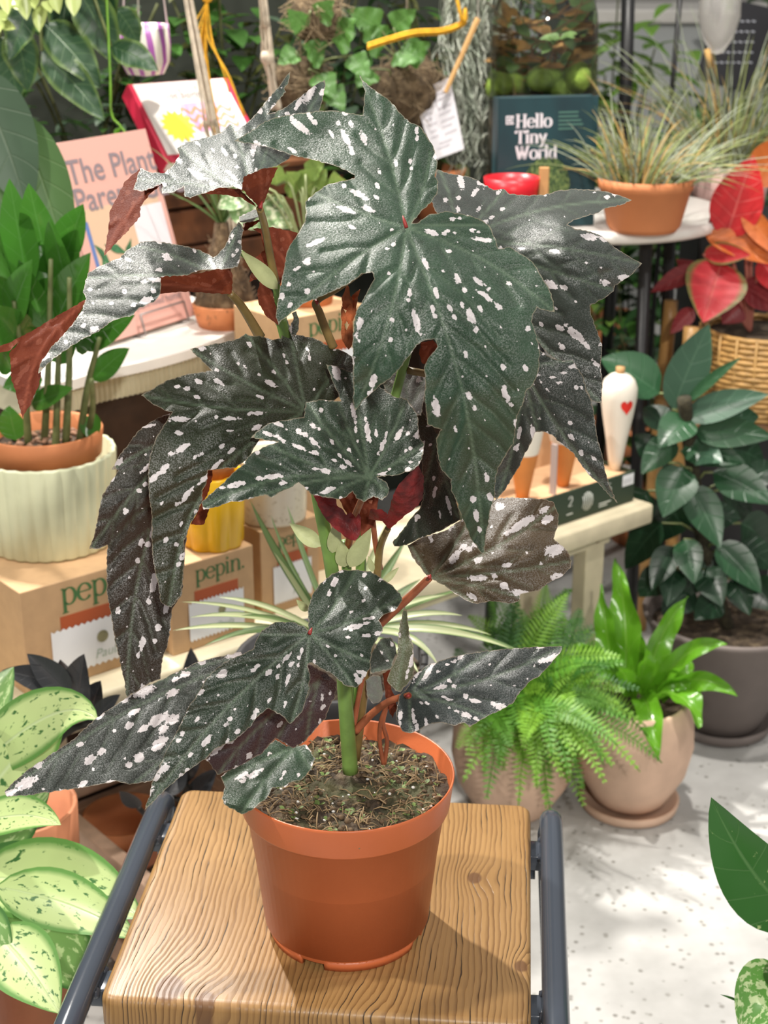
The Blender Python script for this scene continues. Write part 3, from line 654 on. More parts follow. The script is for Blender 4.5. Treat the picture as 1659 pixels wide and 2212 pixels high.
L11 = [(704,787),(730,792),(759,803),(790,815),(820,835),(852,857),(878,861),(901,894),(904,909),(904,939),(917,958),(912,991),(904,1006),(886,1018),(852,1027),(815,1030),(833,1040),(841,1055),(838,1068),(826,1081),(807,1072),(786,1085),(769,1076),(762,1061),(750,1072),(735,1078),(703,1074),(674,1069),(659,1054),(645,1042),(627,1054),(605,1063),(587,1076),(572,1069),(547,1076),(522,1083),(500,1083),(470,1095),(440,1101),(435,1085),(455,1067),(480,1045),(498,1027),(524,1005),(542,980),(578,962),(601,955),(560,948),(542,946),(553,933),(578,915),(614,908),(656,901),(661,868),(694,863),(737,866),(722,832),(712,807)]
begonia_leaf(beg, [dict(outline=L11, ctrl=[(798,1030,.962),(704,787,1.03),(760,803,1.03),(878,861,1.01),(917,958,.985),(852,1027,.965),(833,1074,.945),(735,1078,.94),(435,1090,.915),(600,1060,.935),(560,940,.965),(661,868,1.0),(700,960,.965)], center=(798,1030), tips=[(704,787,-.02),(760,805,0),(878,861,.02),(915,958,.03),(661,866,-.03),(548,940,-.06),(437,1092,.08),(560,1072,.05),(700,1074,.03),(786,1084,0),(838,1062,0)], ruffle=.003)],
    (0.020,0.040,0.024), 'ruffled dark leaf in the middle with many white spots', seed=10)
begonia_leaf(beg, [dict(outline=[(822,823),(863,790),(889,793),(916,808),(921,823),(916,857),(910,898),(901,898),(889,876),(863,857),(837,850)], ctrl=[(822,823,1.07),(916,808,1.09),(905,898,1.05)], center=(880,880), tips=[(830,830),(863,792),(916,812)])], (0.16,0.165,0.15), seed=11)
L15 = [(520,1408),(470,1419),(427,1430),(380,1452),(343,1470),(307,1485),(275,1506),(235,1532),(206,1553),(189,1567),(159,1597),(128,1617),(94,1641),(57,1665),(27,1692),(10,1709),(13,1720),(51,1719),(101,1712),(152,1705),(202,1697),(250,1687),(280,1695),(324,1688),(380,1650),(450,1560),(560,1470)]
begonia_leaf(beg, [dict(outline=L15, ctrl=[(520,1420,1.03),(10,1712,.955),(275,1506,1.0),(324,1688,.955),(560,1470,1.02)], gap=36, big=1.25, center=(580,1410), tips=[(12,1714,.05),(300,1488,.04),(290,1692,-.03)], relief=.002)],
    SLATE, 'long smooth pointed leaf reaching out to the lower left', seed=12)
L16 = [(665,1434),(703,1452),(728,1474),(724,1506),(713,1524),(703,1553),(681,1575),(662,1599),(633,1616),(595,1595),(566,1628),(513,1657),(469,1674),(450,1645),(443,1640),(470,1600),(540,1540),(600,1480)]
begonia_leaf(beg, [dict(outline=L16, ctrl=[(665,1434,1.02),(728,1474,1.03),(662,1599,1.02),(469,1674,.985),(560,1540,1.0)], center=(690,1470), tips=[(469,1674,.05),(662,1599,.03),(600,1590,.02)])], PURP, 'dark purple leaf tucked under the lower leaf', seed=13)
L17 = [(566,1622),(595,1597),(619,1612),(662,1609),(681,1638),(672,1662),(653,1684),(624,1691),(616,1701),(590,1701),(575,1725),(546,1749),(522,1759),(486,1739),(479,1725),(486,1701),(477,1677),(510,1650)]
begonia_leaf(beg, [dict(outline=L17, ctrl=[(640,1620,1.04),(681,1640,1.035),(522,1759,.965),(477,1680,1.0)], center=(640,1612), tips=[(522,1757,.03),(480,1690,.02),(672,1665,.02)], relief=.002)], (0.026,0.055,0.030), 'small green leaf drooping over the pot rim', seed=14)
L14 = [(666,1362),(665,1318),(674,1286),(692,1260),(717,1239),(739,1231),(768,1231),(800,1233),(826,1250),(847,1264),(865,1282),(869,1297),(854,1318),(826,1331),(818,1340),(826,1354),(826,1365),(811,1387),(802,1409),(800,1441),(782,1474),(768,1486),(746,1481),(717,1456),(695,1445),(674,1432),(665,1434),(670,1463),(666,1499),(652,1539),(627,1564),(608,1546),(580,1530),(554,1550),(540,1571),(522,1585),(503,1601),(466,1617),(442,1641),(412,1661),(385,1682),(354,1709),(331,1732),(311,1752),(324,1715),(327,1692),(341,1665),(358,1624),(375,1594),(392,1560),(409,1524),(434,1488),(448,1463),(485,1430),(520,1415),(548,1400),(554,1380),(565,1362),(594,1344),(634,1344),(659,1354)]
begonia_leaf(beg, [dict(outline=L14, ctrl=[(668,1370,.985),(768,1231,1.035),(865,1290,1.01),(826,1360,.985),(768,1486,.96),(670,1440,.975),(640,1545,.955),(311,1752,.905),(480,1520,.945),(560,1365,.985)], center=(668,1368), tips=[(768,1233,.05),(867,1292,.04),(800,1430,.02),(765,1484,-.03),(311,1752,.04),(630,1560,-.04),(560,1370,-.03)], ruffle=.002)],
    (0.022,0.040,0.025), 'large lower leaf in front of the stem with two broad lobes', seed=15)
L18 = [(862,1503),(880,1485),(894,1459),(920,1438),(963,1423),(1006,1412),(1042,1407),(1079,1403),(1149,1398),(1214,1396),(1211,1409),(1193,1430),(1167,1459),(1142,1474),(1117,1503),(1110,1517),(1081,1535),(1059,1544),(1014,1571),(1003,1561),(981,1568),(956,1561),(927,1564),(901,1579),(887,1584),(869,1579),(856,1553),(858,1524)]
begonia_leaf(beg, [dict(outline=L18, ctrl=[(883,1502,1.015),(1214,1396,1.05),(963,1423,1.05),(1059,1544,1.005),(887,1584,.985)], center=(884,1502), tips=[(1214,1396,.05),(920,1440,.02),(1050,1548,-.04),(887,1582,0),(1060,1406,.03)], relief=.002)],
    (0.030,0.042,0.040), 'smooth pointed leaf at the lower right above the pot rim', seed=16)
begonia_leaf(beg, [dict(outline=[(874,1307),(880,1325),(883,1362),(892,1391),(894,1434),(894,1459),(865,1495),(854,1492),(836,1470),(844,1448),(858,1416),(860,1383),(862,1358),(869,1325)], ctrl=[(874,1307,1.06),(894,1459,1.03),(840,1468,1.035)], center=(858,1490), tips=[(874,1310,.03)], relief=.0015)], (0.09,0.10,0.055), seed=17)
begonia_leaf(beg, [dict(outline=[(854,1391),(857,1410),(844,1445),(800,1456),(798,1430),(804,1409),(822,1380),(844,1376)], ctrl=[(854,1391,1.06),(844,1445,1.045),(800,1456,1.045)], center=(850,1445), tips=[(820,1382),(802,1450)], relief=.0015)], (0.035,0.048,0.038), seed=18)
begonia_leaf(beg, [dict(outline=[(790,1470),(806,1456),(826,1462),(830,1490),(822,1515),(806,1521),(792,1500)], ctrl=[(790,1470,1.055),(826,1462,1.06),(815,1518,1.05)], center=(824,1512), tips=[(795,1465),(815,1458),(795,1500)], relief=.002)], (0.20,0.21,0.19), 'young silvery leaf near the soil', seed=19)
begonia_leaf(beg, [dict(outline=[(826,1455),(843,1447),(840,1475),(848,1495),(856,1505),(857,1530),(848,1552),(838,1530),(832,1500)], ctrl=[(826,1455,1.045),(856,1505,1.03),(848,1552,1.035)], center=(842,1480), tips=[(848,1550)], under=True, relief=.0015)], DARK, 'young leaf showing its red underside', seed=20)
begonia_leaf(beg, [dict(outline=[(545,494),(589,490),(643,503),(635,541),(622,577),(603,617),(578,595),(538,609),(542,591),(560,566),(538,566),(571,541),(563,504)], ctrl=[(545,494,1.08),(643,503,1.10),(603,617,1.06),(538,600,1.05)], center=(640,600), tips=[(545,496),(540,566),(540,606),(620,498)], under=True, relief=.002)], DARK, 'rust red leaf underside behind the upper stems', seed=21)
begonia_leaf(beg, [dict(outline=[(563,606),(589,631),(598,674),(601,703),(574,682),(558,653),(556,627)], ctrl=[(563,606,1.07),(601,703,1.055),(556,627,1.075)], center=(563,606), tips=[(600,700)], under=True, relief=.001)], DARK, seed=22)
RED = M('young_red_leaf', (0.17, 0.012, 0.012), 0.4, 0.5, 120, 0.5, 250)
begonia_leaf(beg, [dict(outline=[(677,1070),(695,1108),(717,1137),(750,1163),(768,1168),(777,1156),(780,1118),(775,1108),(768,1118),(758,1106),(748,1112),(738,1098),(728,1092),(724,1070)], ctrl=[(677,1070,1.03),(768,1168,1.015),(778,1108,1.02)], center=(765,1166), tips=[(680,1075),(725,1080),(750,1110),(776,1110)], under=True, relief=.002, step=6)], DARK, 'young folded crimson leaf in the bract', seed=23, mat=RED)
begonia_leaf(beg, [dict(outline=[(863,1044),(882,1025),(904,1005),(916,1029),(914,1074),(904,1092),(878,1111),(841,1143),(826,1126),(796,1122),(800,1100),(825,1100),(838,1112),(845,1081)], ctrl=[(863,1044,1.0),(916,1029,1.01),(841,1143,1.03),(796,1122,1.035)], center=(841,1141), tips=[(900,1010),(914,1070),(865,1045),(800,1105)], under=True, relief=.002, step=6)], DARK, 'young folded dark red leaf under the middle leaf', seed=24, mat=RED)
begonia_leaf(beg, [dict(outline=[(724,1060),(820,1060),(812,1120),(800,1150),(780,1166),(776,1110),(750,1112)], ctrl=[(724,1060,1.06),(820,1060,1.06),(780,1166,1.05)], center=(780,1165), tips=[(730,1064),(770,1062),(815,1064)], under=True, relief=.002)], (0.02,0.02,0.02), seed=25)
begonia_leaf(beg, [dict(outline=[(905,765),(910,740),(935,735),(947,745),(942,765),(926,785),(912,785)], ctrl=[(905,765,1.04),(945,745,1.05),(920,785,1.04)], center=(945,740), tips=[(912,780)], under=True, relief=.001)], (0.03,0.02,0.02), seed=26)
begonia_leaf(beg, [dict(outline=[(622,712),(634,690),(630,676),(640,672),(646,690),(644,715),(636,728)], ctrl=[(622,712,1.06),(640,672,1.08),(640,725,1.06)], center=(636,728), tips=[(638,675)], relief=.001)], DARK, seed=27)
# ---- canes and stalks
CANE = M('green_cane', (0.155, 0.27, 0.062), 0.4, 0.25, 40, 0.1, 300)
OLIVE = M('olive_stalk', (0.20, 0.135, 0.045), 0.42, 0.3, 60, 0.1, 300)
ORST = M('orange_stalk', (0.33, 0.10, 0.045), 0.45, 0.25, 60, 0.15, 400)
BRACT = M('pale_bract', (0.46, 0.50, 0.25), 0.55, 0.2, 60, 0.2, 300)
DRYB = M('dry_bract', (0.42, 0.12, 0.04), 0.7, 0.5, 90, 0.5, 300)
stalk(beg, [(757,1668,1.045),(748,1540,1.047),(738,1400,1.05),(718,1240,1.05),(704,1160,1.05),(686,1070,1.05),(660,900,1.055),(625,760,1.06),(606,690,1.06)], (17,12), CANE, 'cane', 12)
stalk(beg, [(756,1650,1.055),(752,1400,1.06),(748,1203,1.058),(742,1172,1.055)], (12,10), CANE, 'cane')
stalk(beg, [(765,1640,1.065),(776,1400,1.07),(780,1195,1.07),(782,1060,1.07),(840,900,1.06),(880,760,1.06)], (12,10), CANE, 'cane')
stalk(beg, [(768,1640,1.062),(806,1340,1.062),(816,1230,1.062),(822,1180,1.06),(838,1142,1.04)], (10,7), OLIVE, 'cane')
stalk(beg, [(822,1230,1.066),(812,1180,1.066),(806,1130,1.06),(800,1080,1.06)], (6,6), ORST, 'stalk')
stalk(beg, [(606,700,1.06),(602,660,1.06),(597,620,1.058),(575,590,1.055),(545,565,1.05),(520,545,1.045)], (11,6), CANE, 'stalk')
stalk(beg, [(596,612,1.056),(585,560,1.052),(572,490,1.04),(561,450,1.024)], (9,8), OLIVE, 'stalk')
stalk(beg, [(562,728,1.055),(540,690,1.05),(517,655,1.04),(497,634,1.03)], (12,8), OLIVE, 'stalk')
stalk(beg, [(720,750,1.058),(705,715,1.055),(690,675,1.05),(684,650,1.045),(730,622,1.03),(800,570,1.02),(878,494,.992)], (10,7), OLIVE, 'stalk')
stalk(beg, [(815,1352,1.055),(850,1320,1.05),(890,1285,1.045),(928,1248,1.038)], (11,8), ORST, 'stalk', label='orange red leaf stalk')
stalk(beg, [(768,1580,1.05),(800,1545,1.045),(840,1515,1.03),(884,1502,1.012)], (9,7), ORST, 'stalk')
stalk(beg, [(764,1570,1.052),(772,1520,1.052),(782,1470,1.05),(790,1420,1.05)], (6,6), ORST, 'stalk')
stalk(beg, [(828,1650,1.05),(820,1600,1.05),(823,1555,1.045),(838,1520,1.04)], (5,4), ORST, 'stalk')
stalk(beg, [(830,1650,1.052),(836,1600,1.052),(828,1560,1.05),(845,1500,1.045)], (5,4), ORST, 'stalk')
stalk(beg, [(670,1372,.988),(700,1400,1.01),(735,1420,1.045)], (8,9), OLIVE, 'stalk')
stalk(beg, [(660,889,1.008),(665,900,1.03),(662,915,1.05)], (8,9), OLIVE, 'stalk')
stalk(beg, [(798,1032,.966),(785,1070,1.01),(765,1120,1.04),(752,1180,1.052)], (7,8), ORST, 'stalk')
stalk(beg, [(1000,520,1.047),(960,600,1.06),(890,740,1.06)], (8,8), OLIVE, 'stalk')
stalk(beg, [(1130,800,1.01),(1020,820,1.05),(880,800,1.06)], (8,8), OLIVE, 'stalk')
for a, b, wd, Y0, Y1 in [((718,1195),(728,1120),34,1.045,1.04),((695,1180),(625,1130),40,1.05,1.055),((745,1225),(735,1165),40,1.048,1.043),((755,1225),(802,1140),46,1.046,1.04),((806,1235),(795,1200),16,1.05,1.05),((825,1260),(862,1225),18,1.05,1.055),((665,1320),(640,1295),20,1.06,1.06)]:
    leaf_px(beg, a, b, wd, Y0, Y1, BRACT, 'bract', prof='lance', fold=0.4, face=(0.1, -1, 0.2))
leaf_px(beg, (600,625), (518,540), 40, 1.052, 1.04, BRACT, 'bract', prof='lance', fold=0.5, face=(0.2, -1, 0.3))
for a, b, wd in [((752,755),(760,690),22),((752,700),(772,640),26),((745,700),(738,660),14),((756,675),(750,616),30),((760,650),(778,625),14),((748,745),(740,690),16)]:
    leaf_px(beg, a, b, wd, 1.04, 1.035, DRYB, 'dry_bract', prof='lance', fold=0.6, wave=0.12, face=(rnd.uniform(-.5,.5), -1, 0.2))

REDJ = M('red_joint', (0.30, 0.03, 0.025), 0.5)
for x, y, Y, dx, dy in [(878,492,.972,-8,-26),(668,1370,.974,6,-14),(884,1502,1.002,-8,2),(927,1249,1.028,3,-8),(562,450,1.018,4,-16),(684,650,1.04,2,8)]:
    mb = MB(); a_ = at_Y(x, y, Y); b_ = at_Y(x + dx, y + dy, Y + .004); mb.tube([a_, (a_ + b_) / 2, b_], [px_m(4.5, a_), px_m(4, a_), px_m(1.2, a_)], 8); mb.build('stalk_joint', REDJ, beg)
# ================================================================== display frame of reference (the rack runs off to the right)
dA = math.radians(50)
DV, NV = Vector((math.sin(dA), math.cos(dA), 0)), Vector((-math.cos(dA), math.sin(dA), 0))
RZ = math.atan2(DV.y, DV.x)
ZD = 0.45                                   # rack deck height
R1 = at_z(1405, 1085, ZD); P0 = R1 - DV * 1.10
def rk(s, n, z): return P0 + DV * s + NV * n + Vector((0, 0, z - P0.z))
def s_at(x, n, z):                          # s along the rack whose point (s,n,z) shows at photo column x
    k = (x - CX) / F; a = rk(0, n, z); b = DV
    return (k * (a.y * CP + (CAMH - a.z) * SP) - a.x) / (b.x - k * b.y * CP)
def proj(p):
    dep = p.y * CP + (CAMH - p.z) * SP; up = p.y * SP + (p.z - CAMH) * CP
    return CX + F * p.x / dep, CY - F * up / dep
RM = Matrix.Rotation(RZ, 3, 'Z')

# walls
wallm = M('dark_green_paint', (0.030, 0.036, 0.026), 0.8, 0.3, 3)
pale = M('pale_plaster', (0.62, 0.60, 0.57), 0.8, 0.06, 2)
mb = MB(); c = rk(0.45, 1.28, 1.3); mb.box(c, (3.3, 0.06, 2.6), RZ); tag(mb.build('wall_back', wallm, smooth=False), kind='structure')
mb = MB(); mb.box((0.3, 7.4, 1.3), (9, 0.08, 2.6)); tag(mb.build('wall_far', pale, smooth=False), kind='structure')
mb = MB(); mb.box((-3.4, 3.2, 1.3), (0.08, 9.4, 2.6)); tag(mb.build('wall_left', pale, smooth=False), kind='structure')
mb = MB(); mb.box((4.3, 3.2, 1.3), (0.08, 9.4, 2.6)); tag(mb.build('wall_right', pale, smooth=False), kind='structure')

pine = M('pale_pine', (0.68, 0.60, 0.42), 0.5, 0.1, 25, 0.1, 200)
rack = thing('display_rack', rk(0.5, 0.15, 0), 'pale pine display rack holding the cardboard boxes and the vase tray', 'rack')
mb = MB(); mb.box(rk(0.48, 0.12, ZD - 0.012), (1.24, 0.23, 0.024), M=RM, bevel=0.006); mb.build('deck', pine, rack, smooth=False)
mb = MB(); mb.box(rk(0.48, 0.008, ZD - 0.0185), (1.245, 0.030, 0.036), M=RM, bevel=0.006); mb.build('front_rail', pine, rack)
mb = MB(); mb.box(rk(0.5, 0.04, ZD - 0.045), (1.08, 0.018, 0.042), M=RM, bevel=0.002); mb.build('apron', pine, rack, smooth=False)
for s_ in (0.0, 1.005):
    for n_ in (0.045, 0.185):
        mb = MB(); mb.box(rk(s_, n_, (ZD - 0.024) / 2), (0.045, 0.03, ZD - 0.024), M=RM, bevel=0.003); mb.build('leg', pine, rack, smooth=False)
mb = MB(); mb.ball(rk(1.005, 0.029, ZD - 0.052), 0.006, sq=(1, 0.4, 1)); mb.build('screw', M('brass_screw', (0.25, 0.12, 0.05), 0.4), rack)

# fluted white console table on the left (upper level)
ZT = 0.78
white_top = M('white_lacquer', (0.80, 0.77, 0.72), 0.35, 0.04, 20)
cream = M('cream_flutes', (0.62, 0.58, 0.42), 0.5)
brownw = M('dark_brown_board', (0.045, 0.022, 0.013), 0.6, 0.3, 30)
front = [at_z(x, y, ZT) for x, y in [(60,838),(150,822),(220,801),(330,777),(430,748),(520,708),(553,684)]]
cons = thing('console_table', front[3] + NV * 0.2 - Vector((0, 0, ZT)), 'white topped console with cream fluted edge under the pink book', 'table')
fr2 = smooth_path(front, 8)
def prism(poly, z0, z1, mbb, mi=0):
    n = len(poly); vs_ = [(p.x, p.y, z0) for p in poly] + [(p.x, p.y, z1) for p in poly]
    mbb.add(vs_, [list(range(n))[::-1], [n + i for i in range(n)]] + [[i, (i + 1) % n, n + (i + 1) % n, n + i] for i in range(n)], mi)
poly = fr2 + [p + NV * 0.42 for p in reversed(fr2)]
mb = MB(); prism(poly, ZT - 0.014, ZT, mb); mb.build('top', white_top, cons, smooth=False)
fl_ = []
tot = 0
for i in range(len(fr2) - 1):
    for k in range(6):
        p = fr2[i].lerp(fr2[i + 1], k / 6); tot += (fr2[i + 1] - fr2[i]).length / 6
        fl_.append(p + NV * (0.012 + 0.0022 * math.cos(tot * 2 * math.pi / 0.0085)))
poly2 = fl_ + [p + NV * 0.38 for p in (fr2[-1], fr2[0])]
mb = MB(); prism(poly2, ZT - 0.048, ZT - 0.014, mb); mb.build('fluted_band', cream, cons, smooth=False)
poly3 = [p + NV * 0.03 for p in fr2] + [p + NV * 0.40 for p in reversed(fr2)]
mb = MB(); prism(poly3, 0, ZT - 0.048, mb); mb.build('body', brownw, cons, smooth=False)

# ================================================================== lettering
def arc(cx, cy, rx, ry, a0, a1, n=14): return [(cx + rx * math.cos(math.radians(a0 + (a1 - a0) * i / n)), cy + ry * math.sin(math.radians(a0 + (a1 - a0) * i / n))) for i in range(n + 1)]
SF = .035
GL = {'p': (.50, [[(.1,.5),(.1,-.22)], arc(.25,.25,.19,.25,140,-140), [(0,.5),(.1,.5)], [(.01,-.22),(.2,-.22)]]),
 'e': (.46, [arc(.23,.25,.2,.25,5,325,20), [(.05,.27),(.42,.27)]]),
 'i': (.24, [[(.1,.5),(.1,0)], [(0,.5),(.1,.5)], [(0,0),(.2,0)], 'dot(.1,.66)']),
 'n': (.54, [[(.1,.5),(.1,0)], arc(.27,.31,.16,.19,170,0) + [(.43,0)], [(0,.5),(.1,.5)], [(0,0),(.2,0)], [(.33,0),(.52,0)]]),
 '.': (.2, ['dot(.08,.06)']),
 'H': (.68, [[(.12,.72),(.12,0)], [(.52,.72),(.52,0)], [(.12,.37),(.52,.37)], [(0,.72),(.24,.72)], [(0,0),(.24,0)], [(.4,.72),(.64,.72)], [(.4,0),(.64,0)]]),
 'l': (.26, [[(.12,.76),(.12,0)], [(.0,.76),(.12,.76)], [(0,0),(.24,0)]]),
 'o': (.50, [arc(.24,.25,.2,.25,0,360,22)]),
 'T': (.60, [[(.28,.72),(.28,0)], [(0,.70),(.56,.70)], [(.02,.70),(.02,.56)], [(.54,.70),(.54,.56)], [(.16,0),(.4,0)]]),
 'y': (.50, [[(.06,.5),(.25,.02)], [(.42,.5),(.22,-.1),(.12,-.22),(.03,-.18)], [(0,.5),(.15,.5)], [(.33,.5),(.5,.5)]]),
 'W': (.86, [[(.07,.72),(.24,.0)], [(.24,0),(.42,.68)], [(.36,.72),(.56,0)], [(.56,0),(.74,.72)], [(0,.72),(.15,.72)], [(.66,.72),(.84,.72)]]),
 'r': (.38, [[(.1,.5),(.1,0)], arc(.26,.33,.15,.16,175,40), [(0,.5),(.1,.5)], [(0,0),(.22,0)]]),
 'd': (.52, [[(.39,.76),(.39,0)], arc(.24,.25,.18,.25,40,320,18), [(.29,.76),(.39,.76)], [(.39,0),(.5,0)]]),
 '2': (.42, [arc(.19,.45,.15,.2,170,-35) + [(.04,.02)], [(.04,.02),(.38,.03)]]),
 '5': (.42, [[(.34,.66),(.1,.66),(.08,.36)], arc(.18,.22,.16,.2,125,-150)]), ' ': (.3, [])}
def serif_text(txt, O, R, U, size, mat, parent, name, thick=.105, thin=.04, zoff=0.0006):
    O, R, U = Vector(O), Vector(R).normalized(), Vector(U).normalized(); N = R.cross(U)
    mb = MB(); x0 = 0.0
    for ch in txt:
        adv, strokes = GL[ch]
        for st in strokes:
            if isinstance(st, str):
                cx, cy = eval(st[3:]); pts = arc(cx, cy, thick * .58, thick * .58, 0, 360, 10)[:-1]
                mb.add([O + R * ((x0 + a) * size) + U * (b * size) + N * zoff for a, b in pts], [list(range(len(pts)))]); continue
            vs_ = []
            for i, (a, b) in enumerate(st):
                p, q = st[max(i - 1, 0)], st[min(i + 1, len(st) - 1)]
                tx, ty = q[0] - p[0], q[1] - p[1]; L = math.hypot(tx, ty) or 1; tx /= L; ty /= L
                w_ = thin + (thick - thin) * abs(ty) ** 1.5
                for sg in (-.5, .5):
                    u, v = a - ty * w_ * sg, b + tx * w_ * sg
                    vs_.append(O + R * ((x0 + u) * size) + U * (v * size) + N * zoff)
            mb.add(vs_, [[2 * i, 2 * i + 1, 2 * i + 3, 2 * i + 2] for i in range(len(st) - 1)])
        x0 += adv
    return mb.build(name, mat, parent, smooth=False)
def sans_text(txt, O, R, U, size, mat, parent, name, shear=0.0, bold=0.0, zoff=0.0006):
    cu = bpy.data.curves.new('t', 'FONT'); cu.body = txt; cu.size = size; cu.shear = shear; cu.offset = bold; cu.resolution_u = 3; cu.space_line = 0.82
    tmp = bpy.data.objects.new('t', cu); COL.objects.link(tmp)
    dg = bpy.context.evaluated_depsgraph_get(); me = bpy.data.meshes.new_from_object(tmp.evaluated_get(dg))
    O, R, U = Vector(O), Vector(R).normalized(), Vector(U).normalized(); N = R.cross(U)
    mb = MB(); mb.add([O + R * v.co.x + U * v.co.y + N * zoff for v in me.vertices], [list(p.vertices) for p in me.polygons])
    bpy.data.objects.remove(tmp); bpy.data.curves.remove(cu); bpy.data.meshes.remove(me)
    return mb.build(name, mat, parent, smooth=False)
def panel(O, R, U, u0, u1, v0, v1, th, mat, parent, name, base=0.0, bevel=0.0):
    O, R, U = Vector(O), Vector(R).normalized(), Vector(U).normalized(); N = R.cross(U)
    mt = Matrix((R, U, N)).transposed()
    mb = MB(); mb.box(O + R * (u0 + u1) / 2 + U * (v0 + v1) / 2 + N * (base + th / 2), (u1 - u0, v1 - v0, th), M=mt, bevel=bevel)
    return mb.build(name, mat, parent, smooth=False)
def shape(O, R, U, pts, mat, parent, name, zoff=0.0008, mi=0):
    O, R, U = Vector(O), Vector(R).normalized(), Vector(U).normalized(); N = R.cross(U)
    mb = MB(); mb.add([O + R * a + U * b + N * zoff for a, b in pts], [list(range(len(pts)))]); return mb.build(name, mat, parent, smooth=False)

# ================================================================== cardboard boxes
kraft = M('kraft_card', (0.52, 0.33, 0.175), 0.75, 0.06, 60)
ink = M('green_ink', (0.055, 0.15, 0.045), 0.6); rust = M('rust_band', (0.42, 0.085, 0.022), 0.6)
card = M('white_card', (0.80, 0.81, 0.83), 0.7); olive = M('olive_glaze', (0.26, 0.24, 0.12), 0.35, 0.3, 80); faint = M('faint_ink', (0.42, 0.50, 0.42), 0.7)
def box_thing(s0, s1, n0, z0, h, dep, label, name='cardboard_box', rot=0.0, text=True):
    A = rk(s0, n0, z0); W = s1 - s0
    R = Matrix.Rotation(rot, 3, 'Z') @ DV; Nn = Matrix.Rotation(rot, 3, 'Z') @ NV; U = Vector((0, 0, 1))
    t = thing(name, A + R * W / 2 + Nn * dep / 2, label, 'box', 'kraft boxes on the display')
    mb = MB(); mb.box(A + R * W / 2 + Nn * dep / 2 + U * h / 2, (W, dep, h), M=Matrix((R, Nn, U)).transposed(), bevel=0.0015); mb.build('carton', kraft, t, smooth=False)
    if text:
        serif_text('pepin.', A + R * W * .30 + U * h * .765, R, U, W * .245, ink, t, 'printed_name')
        panel(A, R, U, W * .28, W * .80, h * .52, h * .665, .0006, rust, t, 'printed_band')
        pts = []
        k = 14
        for i in range(k * 4 + 1): pts.append((W * (.20 + .66 * i / (k * 4)), h * .545 + .0016 * math.cos(i / 4 * 2 * math.pi)))
        for i in range(k * 4, -1, -1): pts.append((W * (.20 + .66 * i / (k * 4)), h * .11 + .0016 * math.cos(i / 4 * 2 * math.pi)))
        cd_ = shape(A, R, U, pts, card, t, 'label_card', .0014)
        shape(A, R, U, arc(W * .59, h * .37, W * .045, W * .045, 0, 360, 20)[:-1], olive, cd_, 'round_window', .0020)
        sans_text('Paula', A + R * W * .52 + U * h * .17, R, U, W * .10, faint, cd_, 'card_name', shear=.25, zoff=.0020)
    return t
box_thing(-0.020, 0.162, 0.040, ZD, 0.142, 0.165, 'largest kraft box with white scalloped card, at the left under the fluted green pot')
box_thing(0.180, 0.312, 0.022, ZD, 0.124, 0.13, 'small kraft box with green lettering under the yellow pot')
box_thing(0.340, 0.440, 0.045, ZD, 0.128, 0.072, 'kraft box behind the begonia stems under the speckled pot')
# stack behind the begonia
for k, (lb, tx) in enumerate([('bottom kraft box of the stack hidden behind the begonia', False), ('middle kraft box of the stack hidden behind the begonia', False), ('top kraft box of the stack behind the orange bud', True)]):
    box_thing(0.446, 0.590, 0.124, ZD + k * 0.130, 0.130, 0.12, lb, text=tx)

# ================================================================== pots on the boxes
def pot_thing(name, base, prof, mat, label, cat='pot', seg=48, rad=None, group=None):
    t = thing(name, base, label, cat, group); mb = MB(); mb.lathe(prof, base, seg, rad=rad); mb.build('pot', mat, t); return t
clay = M('terracotta', (0.56, 0.20, 0.075), 0.7, 0.1, 12, 0.1, 300)
clay_pale = M('pale_terracotta', (0.60, 0.41, 0.30), 0.8, 0.25, 9, 0.15, 200)
soilm = soil_mat('bark_soil', 0.0)
# pale green fluted cachepot + potted ZZ inside
zb = ZD + 0.142
c1 = at_z(112, 1165, zb); 
cach = thing('fluted_planter', c1, 'pale green fluted ceramic planter standing on the kraft box at left', 'planter')
pg = M('pale_green_ceramic', (0.66, 0.68, 0.46), 0.4, 0.05, 30)
mb = MB(); mb.lathe([(0.0, 0.0), (0.080, 0.0), (0.084, 0.004), (0.087, 0.060), (0.090, 0.122), (0.0885, 0.126), (0.085, 0.124), (0.081, 0.01), (0, 0.01)], c1, 240,
    rad=lambda q, j: 1 + (0.030 * (abs(math.cos(q * 15)) - 0.55) if 1 <= j <= 6 else 0)); mb.build('body', pg, cach)
zz = thing('zz_plant', c1 + Vector((0, 0, 0.012)), 'glossy bright green plant in a terracotta pot inside the fluted planter', 'potted plant')
ct = c1 + Vector((0, 0, 0.012)); hP = 0.142
mb = MB(); mb.lathe([(0, 0), (0.052, 0), (0.066, hP - 0.035), (0.073, hP - 0.034), (0.0765, hP - 0.002), (0.074, hP), (0.070, hP - 0.002), (0.067, hP - 0.03), (0.05, 0.02), (0, 0.02)], ct, 56); mb.build('pot', clay, zz)
soil_disc(zz, ct + Vector((0, 0, hP - 0.024)), 0.068, mat=soilm)
scatter_soil(zz, ct + Vector((0, 0, hP - 0.024)), 0.064, 0, [('bark_chips', M('bark_chip', (0.28, 0.15, 0.09), 0.8, 0.5, 100), 0.004, 90, 'ball')], random.Random(5))
GL1 = leaf_mat('zz_leaf', (.060, .20, .026), vein=(0.10, 0.26, 0.06), rough=0.2, veins=6, vein_w=0.04, trans=0.25, spec=0.6)
YZ = ct.y
